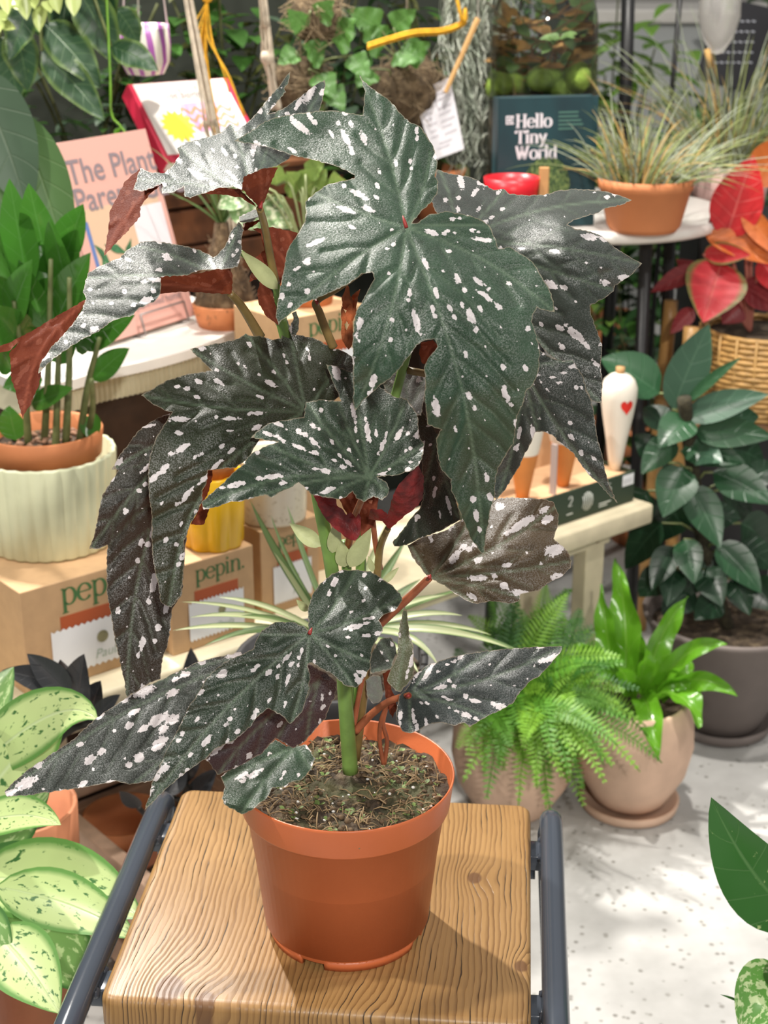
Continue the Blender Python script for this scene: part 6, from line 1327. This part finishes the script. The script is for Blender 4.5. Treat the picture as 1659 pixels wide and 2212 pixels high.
for k in range(3): cord(mb, hp_ + Vector((.058 * math.cos(2.1 * k), .058 * math.sin(2.1 * k), .08)), line_to_rail(rail_xy(20, -70)))
mb.build('cords', cords, hoy)
for a, b, w_ in [((10,-20),(18,32),32),((50,-15),(58,44),36),((72,-10),(75,20),24),((120,-20),(128,30),34),((158,-15),(160,36),34),((10,30),(14,44),22),((90,10),(85,70),36),((-5,20),(0,70),40),((30,0),(40,22),26),((60,-30),(70,0),26),((0,50),(35,62),24),((100,0),(110,28),28)]:
    leaf_px(hoy, a, b, w_, hp_.y - .04, hp_.y - .06, HOY, prof='ovate', fold=.3, face=(rnd.uniform(-.3, .3), -1, .2))
mb = MB()
for k in range(7): 
    q = at_Y(rnd.uniform(0, 160), rnd.uniform(-20, 10), hp_.y - .045); mb.tube(smooth_path([hp_ + Vector((0, 0, .08)), (hp_ + q) / 2 + Vector((0, -.02, .06)), q], 4), .0018, 5)
mb.build('vines', ZST, hoy)
# two large dull leaves at the left edge (tall plant standing on the bench)
big = thing('large_leaf_plant', rk(-.18, .50, 0), 'tall plant with very large dull green leaves at the left edge', 'potted plant')
lb_ = rk(-.18, .50, 0)
mb = MB(); mb.lathe([(0, 0), (.07, 0), (.09, .20), (.085, .20), (0, .18)], lb_, 32); mb.build('pot', M('dark_pot', (0, 0, 0)), big)
BIGM = leaf_mat('big_dull_leaf', (.045, .085, .045), vein=(.09, .13, .08), rough=.45, veins=6, vein_w=.05, trans=.15); BIGM2 = leaf_mat('big_green_leaf', (.06, .13, .035), vein=(.10, .17, .06), rough=.45, veins=6, vein_w=.05, trans=.15)
for a, b, w_, m_ in [((-60,150),(62,470),150,BIGM),((30,240),(150,600),120,BIGM2),((-40,330),(60,640),120,BIGM2)]:
    leaf_px(big, a, b, w_, 2.0, 1.96, m_, prof='ovate', fold=.12, face=(.1, -1, .2), bowpx=(20, -10), n=14, m=6)
    p = at_Y(a[0], a[1], 2.0); mb = MB(); mb.tube(smooth_path([lb_ + Vector((0, 0, .18)), lb_.lerp(p, .6) + Vector((-.02, .03, .3)), p], 6), .006, 8); mb.build('leaf_stalk', ZST, big)
# yellow yarn hanger with glass ball
yb_ = rail_xy(418, 2) - NV * .04; yh = thing('yarn_hanger', yb_, 'yellow yarn plant hanger below a round glass vase at the top', 'hanger')
glass = NT('clear_glass'); glass.set(Roughness=.02, IOR=1.3, Base_Color=(.97, .99, .98)); glass.val(glass.b.inputs['Transmission Weight'], 1.0); glassm = glass.m
mb = MB()
for k in range(6): a = k * 1.05; cord(mb, yb_ + Vector((.05 * math.cos(a), .05 * math.sin(a), .06)), line_to_rail(yb_ + NV * .04), .0022)
mb.build('upper_cords', yarn, yh)
mb = MB(); mb.ball(yb_ + Vector((0, 0, .012)), .011, sub=2, sq=(1, 1, 1.3)); mb.build('knot', yarn, yh)
for k, (x, y) in enumerate([(432,120),(440,190),(452,250),(470,290),(462,285),(475,300),(500,200),(530,250),(448,200),(458,240),(536,252),(480,280)]):
    Q = smooth_path([yb_, at_Y(418 + (x - 418) * .30 + (k % 4) * 3, 12 + (y - 12) * .35, yb_.y - .01 + .003 * (k % 3)), at_Y(418 + (x - 418) * .6 + (8 if x > 490 else 0), 12 + (y - 12) * .65, yb_.y - .02), at_Y(x + (k % 5 - 2) * 5, y, yb_.y - .02)], 5)
    mb = MB(); mb.tube(Q, .0014, 5); mb.build('strand', yarn, yh)
gb_ = yb_ + Vector((0, 0, .028)); gv = thing('glass_ball_vase', gb_, 'round glass vase held in the yellow yarn hanger', 'vase')
mb = MB(); mb.lathe([(0, 0), (.02, .003), (.045, .03), (.05, .055), (.04, .085), (.025, .10), (.023, .10), (.038, .084), (.047, .055), (.042, .031), (.019, .006), (0, .003)], gb_, 36); mb.build('glass', glassm, gv)
# jute twine hangers
for i, (pts, lab) in enumerate([([(338,175),(352,250),(376,330),(388,400),(395,460),(402,535)], 'thick jute twine hanger hanging in front of the picture book'), ([(530,-10),(536,60),(540,120),(552,180),(562,232)], 'jute twine hanger with frayed end beside the picture book')]):
    p = [rail_xy(x, y) - NV * (.14 if i == 0 else .05) for x, y in pts]; tw = thing('jute_hanger', p[-1], lab, 'hanger')
    top = line_to_rail(rail_xy(*pts[0]))
    for k in range(7):
        o_ = Vector((math.cos(k * .9), math.sin(k * .9), 0)) * (.013 if i == 0 else .009)
        P_ = [top] + [q + o_ * (.35 + .65 * ((j + k) % 3) / 2) for j, q in enumerate(p)]
        mb = MB(); mb.tube(smooth_path(P_, 4), .0022, 5); mb.build('strand', jute, tw)
    mb = MB(); mb.ball(p[2] , .012, sub=2, sq=(1, 1, 1.2)); mb.build('knot', jute, tw)
# moss balls with ivy
coir = NT('coir'); nb2 = coir.noise(60, 6, coir.coord(), .7, .6); coir.l(coir.ramp(nb2.outputs[0], [(.3, (.03, .018, .010)), (.55, (.14, .095, .05)), (.75, (.30, .22, .13))]), coir.b.inputs['Base Color']); coir.set(Roughness=.95); coir.bump(nb2.outputs[0], 1.0, .008)
IVY = leaf_mat('ivy_leaf', (.10, .24, .05), vein=(.16, .32, .09), rough=.4, veins=5, vein_w=.05, trans=.3, var=.3)
rd = random.Random(31)
for i, (x, y, r_, lab, lv) in enumerate([(650,185,62,'brown moss ball with ivy hanging left of the begonia top', [((700,120),(655,95),70),((720,90),(770,40),90),((690,160),(720,215),64),((760,120),(800,170),56),((710,190),(745,240),60),((640,110),(600,140),50)]), (865,195,78,'larger brown moss ball with ivy hanging behind the begonia top', [((830,100),(780,60),80),((860,110),(905,135),76),((850,60),(900,20),60),((800,150),(770,190),60),((880,130),(930,90),60),((820,60),(750,20),70)]), (655,35,58,'brown moss ball hanging highest behind the begonia', [((660,60),(620,20),50),((690,40),(720,0),60)])]):
    c = rail_xy(x, y) - NV * .02 * i; kb = thing('moss_ball', c, lab, 'hanging plant', 'hanging moss balls')
    R_ = px_m(r_, c); mb = MB(); bm = bmesh.new(); bmesh.ops.create_icosphere(bm, subdivisions=4, radius=R_)
    vs_ = [v.co * (1 + .10 * noise.noise(v.co * 30) + .05 * noise.noise(v.co * 90)) + c for v in bm.verts]; fs = [[v.index for v in f.verts] for f in bm.faces]; bm.free(); mb.add(vs_, fs); mb.build('ball', coir.m, kb)
    mb = MB()
    for k in range(160):
        d = Vector((rd.gauss(0, 1), rd.gauss(0, 1), rd.gauss(0, 1))).normalized(); tn = d.cross(Vector((rd.gauss(0, 1), rd.gauss(0, 1), rd.gauss(0, 1)))).normalized()
        p = c + d * R_; mb.tube([p, p + tn * .02 + d * .006, p + tn * .035 + d * rd.uniform(-.002, .016)], .0006, 3, cap=False)
    tag(mb.build('coir_fibres', M('coir_fibre', (.26, .19, .11), .9), kb), kind='stuff')
    mb = MB(); cord(mb, c + Vector((0, 0, R_)), line_to_rail(rail_xy(x, y)), .0018); mb.build('cord', jute, kb)
    for a, b, w_ in lv:
        leaf_px(kb, a, b, w_, c.y - R_, c.y - R_ - .02, IVY, prof='heart', fold=.15, wave=.08, seed=a[0], face=(rd.uniform(-.3, .3), -1, .4)); q = at_Y(a[0], a[1], c.y - R_)
        mb = MB(); mb.tube(smooth_path([c + (q - c).normalized() * R_ * .8, (c + q) / 2 + Vector((0, -.03, .02)), q], 4), .0018, 5); mb.build('leaf_stalk', ZST, kb)
# yellow yarn loop by the moss balls
p = [rail_xy(x, y) - NV * .12 for x, y in [(700,92),(745,78),(800,64),(860,60),(905,42),(908,18),(890,-6)]]; yl = thing('yarn_loop', p[0], 'loose yellow yarn looping around the moss balls', 'yarn')
for k in range(4):
    o_ = Vector((0, .004 * math.cos(k * 1.6), .004 * math.sin(k * 1.6))); mb = MB(); mb.tube(smooth_path([q + o_ for q in p] + [line_to_rail(rail_xy(890, -6))], 5), .0024, 5); mb.build('strand', yarn, yl)
# Spanish moss
mt = rail_xy(1010, -20) - NV * .06; sm = thing('spanish_moss', mt, 'long bunch of curly grey green hanging moss left of the teal book', 'hanging plant')
mosm = [M('tillandsia_grey', (.42, .47, .38), .85, .2, 60), M('tillandsia_pale', (.60, .63, .54), .85, .2, 60)]
for k in range(170):
    x = rd.uniform(958, 1072); x2 = x + rd.uniform(-25, 20); ye = rd.uniform(250, 400) if x > 985 else rd.uniform(80, 300)
    if rd.random() < .25: ye = rd.uniform(100, 250)
    dp = rd.uniform(-.05, .03); pts = []; y = -30; ph3 = rd.uniform(0, 6); ph4 = rd.uniform(0, 6); fr3 = rd.uniform(.05, .12); fr4 = rd.uniform(.015, .03); am = rd.uniform(4, 12); am4 = rd.uniform(4, 14)
    while y < ye:
        f = (y + 30) / (ye + 30); g = .3 + .7 * f
        pts.append(at_Y(x + (x2 - x) * f + am * g * math.sin(ph3 + y * fr3) + am4 * g * math.sin(ph4 + y * fr4), y + am * .8 * math.cos(ph3 + y * fr3), mt.y + dp + .014 * math.cos(ph3 + y * fr3 * 1.2))); y += 7
    if len(pts) > 3: mb = MB(); mb.tube(pts, .0010, 4, cap=False); mb.build('strand', mosm[k % 2], sm)
mb = MB(); mb.tube([mt + Vector((-.02, 0, -.01)), line_to_rail(rail_xy(1010, -20))], .004, 6); mb.build('tie', jute, sm)
# price card on a clip stick
ck = rail_xy(950, 250) - NV * .16; Yk = ck.y
cdt = thing('price_card', at_Y(940, 340, Yk), 'white handwritten price card clipped to a wooden stick', 'price card')
cr = [at_Y(893, 204, Yk), at_Y(972, 166, Yk + .01), at_Y(1003, 322, Yk), at_Y(938, 346, Yk - .01)]
nn_ = (cr[1] - cr[0]).cross(cr[3] - cr[0]).normalized(); mb = MB(); mb.add(cr + [q + nn_ * .0012 for q in cr], [[0, 1, 2, 3], [7, 6, 5, 4], [0, 4, 5, 1], [1, 5, 6, 2], [2, 6, 7, 3], [3, 7, 4, 0]]); mb.build('card', M('card_stock', (.74, .72, .76), .7), cdt, smooth=False)
sgn2 = 1 if nn_.dot(CAM - cr[0]) > 0 else -1
gx_ = M('pencil_grey', (.40, .38, .42), .8)
mb = MB()
for k, (v, u0, u1) in enumerate([(.08,.25,.75),(.15,.35,.9),(.22,.2,.95),(.34,.1,.35),(.34,.5,.9),(.42,.12,.3),(.42,.5,.85),(.50,.1,.4),(.52,.52,.92),(.60,.12,.34),(.60,.5,.8),(.68,.1,.36),(.70,.52,.9),(.80,.3,.7),(.86,.2,.6)]):
    def bl2(u, v): return cr[0].lerp(cr[1], u).lerp(cr[3].lerp(cr[2], u), v) + nn_ * sgn2 * (.0022 if sgn2 > 0 else .0012)
    n_ = 8
    for j in range(n_):
        a, b = u0 + (u1 - u0) * j / n_, u0 + (u1 - u0) * (j + .72) / n_; dv = .010 * math.sin(j * 2.3 + k)
        mb.add([bl2(a, v + dv - .008), bl2(b, v - dv - .008), bl2(b, v - dv + .008), bl2(a, v + dv + .008)], [[0, 1, 2, 3]])
mb.build('handwriting', gx_, cdt, smooth=False)
mb = MB(); a_, b_ = at_Y(962, 200, Yk - .006), at_Y(1032, 40, Yk + .02); mb.tube([a_, b_], [.0042, .0058], 6); mb.build('stick', M('stick_wood', (.62, .36, .14), .6), cdt, smooth=False)
mb = MB(); cord(mb, b_, line_to_rail(rail_xy(1032, 40)), .0012); mb.build('thread', cords, cdt)
# glass dome terrarium behind the teal book
dm = at_z(1166, 455, ZR); dm.y += .10; dm = Vector((at_Y(1168, 300, 2.90).x, 2.90, ZR))
dome = thing('glass_terrarium', dm, 'tall glass dome terrarium with moss and twigs behind the teal book', 'terrarium')
rdm = px_m(113, dm)
mb = MB(); mb.lathe([(rdm, .0), (rdm, .28), (rdm * .96, .34), (rdm * .8, .40), (rdm * .45, .44), (0, .455)], dm, 48); mb.lathe([(rdm - .002, .0), (rdm - .002, .28), (rdm * .96 - .002, .339), (rdm * .8 - .0015, .398), (rdm * .45, .438), (0, .453)], dm, 48); mb.build('glass_dome', glassm, dome)
mb = MB(); mb.lathe([(0, 0), (rdm * .96, 0), (rdm * .96, .19), (rdm * .6, .205), (0, .21)], dm, 40); mb.build('ground', soilm, dome)
mossm = M('cushion_moss', (.16, .24, .035), .9, .5, 40, .8, 160)
for k in range(26):
    a = rd.uniform(0, 6.283); r_ = rdm * .8 * math.sqrt(rd.uniform(0, 1)); mb = MB(); mb.ball(dm + Vector((r_ * math.cos(a), r_ * math.sin(a), .205 + rd.uniform(0, .03))), rd.uniform(.016, .030), sub=2); mb.build('moss_cushion', mossm, dome)
for k in range(22):
    a = rd.uniform(0, 6.283); r_ = rdm * .6 * rd.random(); p0_ = dm + Vector((r_ * math.cos(a), r_ * math.sin(a), .20)); L = rd.uniform(.06, .18)
    mb = MB(); pts = [p0_ + Vector((rd.gauss(0, .012) * j, rd.gauss(0, .012) * j, L * j / 4)) for j in range(5)]; mb.tube(pts, [.0022, .002, .0018, .0014, .001], 5); tw = mb.build('twig', M('twig', (.16, .09, .04), .8, .4, 80), dome)
    for j in range(8):
        p = rd.choice(pts[1:]); d = Vector((rd.gauss(0, 1), rd.gauss(0, 1), rd.gauss(0, .6))).normalized()
        mb = MB(); leaf_geo(mb, p, p + d * rd.uniform(.02, .042), .02, n=4, m=2); mb.build('twig_leaf', rd.choice([M('dried_leaf', (.22, .12, .03), .7, .4, 60), M('terr_leaf', (.07, .13, .03), .5, .4, 60)]), tw)
# round paper-and-glass globe, board and stakes at the top right
gl2 = Vector((at_Y(1552, 60, 3.15).x, 3.15, at_Y(1552, 105, 3.15).z)); gs = thing('glass_globe', gl2, 'round translucent glass globe hanging at the top right', 'globe')
frost = NT('frosted_glass'); frost.set(Roughness=.25, IOR=1.2, Base_Color=(.93, .90, .86)); frost.val(frost.b.inputs['Transmission Weight'], .8)
mb = MB(); mb.lathe([(0, -.012), (.012, -.008), (.030, .02), (.041, .06), (.040, .09), (.025, .12), (.012, .135), (.010, .16)], gl2, 36); mb.build('globe', frost.m, gs)
mb = MB(); mb.tube([gl2 + Vector((-.012, -.01, -.035)), gl2 + Vector((-.022, -.012, .0))], .006, 8); mb.build('cork_stopper', M('tan_cork', (.60, .36, .12), .7), gs)
mb = MB(); cord(mb, gl2 + Vector((0, 0, .16)), gl2 + Vector((0, 0, .9)), .0012); mb.build('cord', blk, gs)
bd = at_Y(1582, 170, 3.9); brd = thing('chalk_board', Vector((bd.x, bd.y, 0)), 'small blackboard sign on a post in the distance at the top right', 'sign')
mb = MB(); mb.box(bd + Vector((0, 0, .08)), (.14, .015, .20), bevel=.002, M=Matrix.Rotation(math.radians(12), 3, 'Y')); mb.build('board', M('chalk_black', (.018, .018, .022), .8), brd, smooth=False)
mb = MB(); mb.tube([Vector((bd.x, bd.y + .012, 0)), bd + Vector((0, .012, .1))], .01, 8); mb.build('post', blk, brd)
mb = MB()
for k in range(5): 
    z = .135 - .024 * k; 
    for j in range(7): mb.box(bd + Vector((-.045 + .014 * j, -.0085, z)), (.009, .001, .004), M=Matrix.Rotation(math.radians(12), 3, 'Y'))
mb.build('chalk_marks', M('chalk', (.35, .36, .40), .9), brd, smooth=False)
for i, (x, Y, lab) in enumerate([(1352,3.35,'thick black stake standing behind the air plants'),(1452,3.2,'thin black stake standing behind the air plants')]):
    a_ = at_Y(x, 190, Y); b_ = at_Y(x + (6 if i == 0 else 20), -40, Y); sk = thing('black_stake', Vector((a_.x - .01, a_.y, 0)), lab, 'stake')
    mb = MB(); mb.tube([Vector((a_.x - .02, a_.y, 0)), a_, b_], .014 if i == 0 else .005, 10); mb.build('rod', blk, sk)
# white counter far away
ctr = thing('white_counter', (1.2, 6.3, 0), 'white shop counter far away at the top right', 'counter')
mb = MB(); mb.box((1.25, 6.3, .5), (2.2, .5, 1.0), bevel=.01); mb.build('body', M('counter_grey', (.50, .52, .52), .6), ctr, smooth=False)
mb = MB(); mb.box((1.25, 6.3, 1.02), (2.3, .56, .05), bevel=.008); mb.build('counter_top', white_top, ctr, smooth=False)
# leafy plants just under the begonia top (behind, on the console)
gl_c = rk(.535, .185, ZD + .39); gm = thing('ivy_pot', gl_c, 'light green lobed leaf plant on the box stack behind the begonia', 'potted plant')
mb = MB(); mb.lathe([(0, 0), (.035, 0), (.045, .07), (.042, .07), (0, .06)], gl_c, 30); mb.build('pot', clay, gm)
IV2 = leaf_mat('pale_ivy', (.20, .30, .07), vein=(.30, .38, .12), rough=.45, veins=5, vein_w=.05, trans=.3)
WHV = leaf_mat('cream_leaf', (.16, .28, .10), speck=(.55, .60, .40), speck_amt=.5, speck_scale=(9, 6), rough=.45, trans=.25)
for a, b, w_, m_ in [((640,430),(705,365),80,IV2),((650,420),(620,370),60,IV2),((690,420),(730,400),60,IV2),((560,440),(640,490),70,WHV),((500,430),(580,500),70,WHV),((530,420),(470,450),50,WHV),((660,380),(700,350),50,IV2),((600,400),(590,345),50,IV2),((740,430),(720,370),50,IV2)]:
    leaf_px(gm, a, b, w_, gl_c.y + .05, gl_c.y + .03, m_, prof='ovate', fold=.15, wave=.06, seed=a[0], face=(rd.uniform(-.3, .3), -1, .5)); q = at_Y(a[0], a[1], gl_c.y + .05)
    mb = MB(); mb.tube(smooth_path([gl_c + Vector((0, 0, .06)), (gl_c + q) / 2 + Vector((0, 0, .08)), q], 4), .002, 5); mb.build('leaf_stalk', ZST, gm)
# little curly tendril over the pink book
tdl = rail_xy(258, 300) - NV * .20; tv = thing('hanging_tendril', tdl, 'thin green curly tendril hanging over the pink book', 'hanging plant')
P_ = [line_to_rail(rail_xy(235, -40))] + [at_Y(x, y, tdl.y) for x, y in [(236,120),(240,240),(258,270),(270,290),(250,310),(246,335),(262,350),(278,375),(268,395)]]
mb = MB(); mb.tube(smooth_path(P_, 5), .0018, 6); mb.build('vine', M('tendril_green', (.16, .34, .03), .4), tv)
for a, b in [((258,300),(246,330)),((250,330),(268,372)),((262,350),(280,385)),((246,290),(262,275)),((270,380),(258,410))]: leaf_px(tv, a, b, 13, tdl.y, tdl.y - .01, LIME, prof='lance', fold=.3, face=(0, -1, .3))
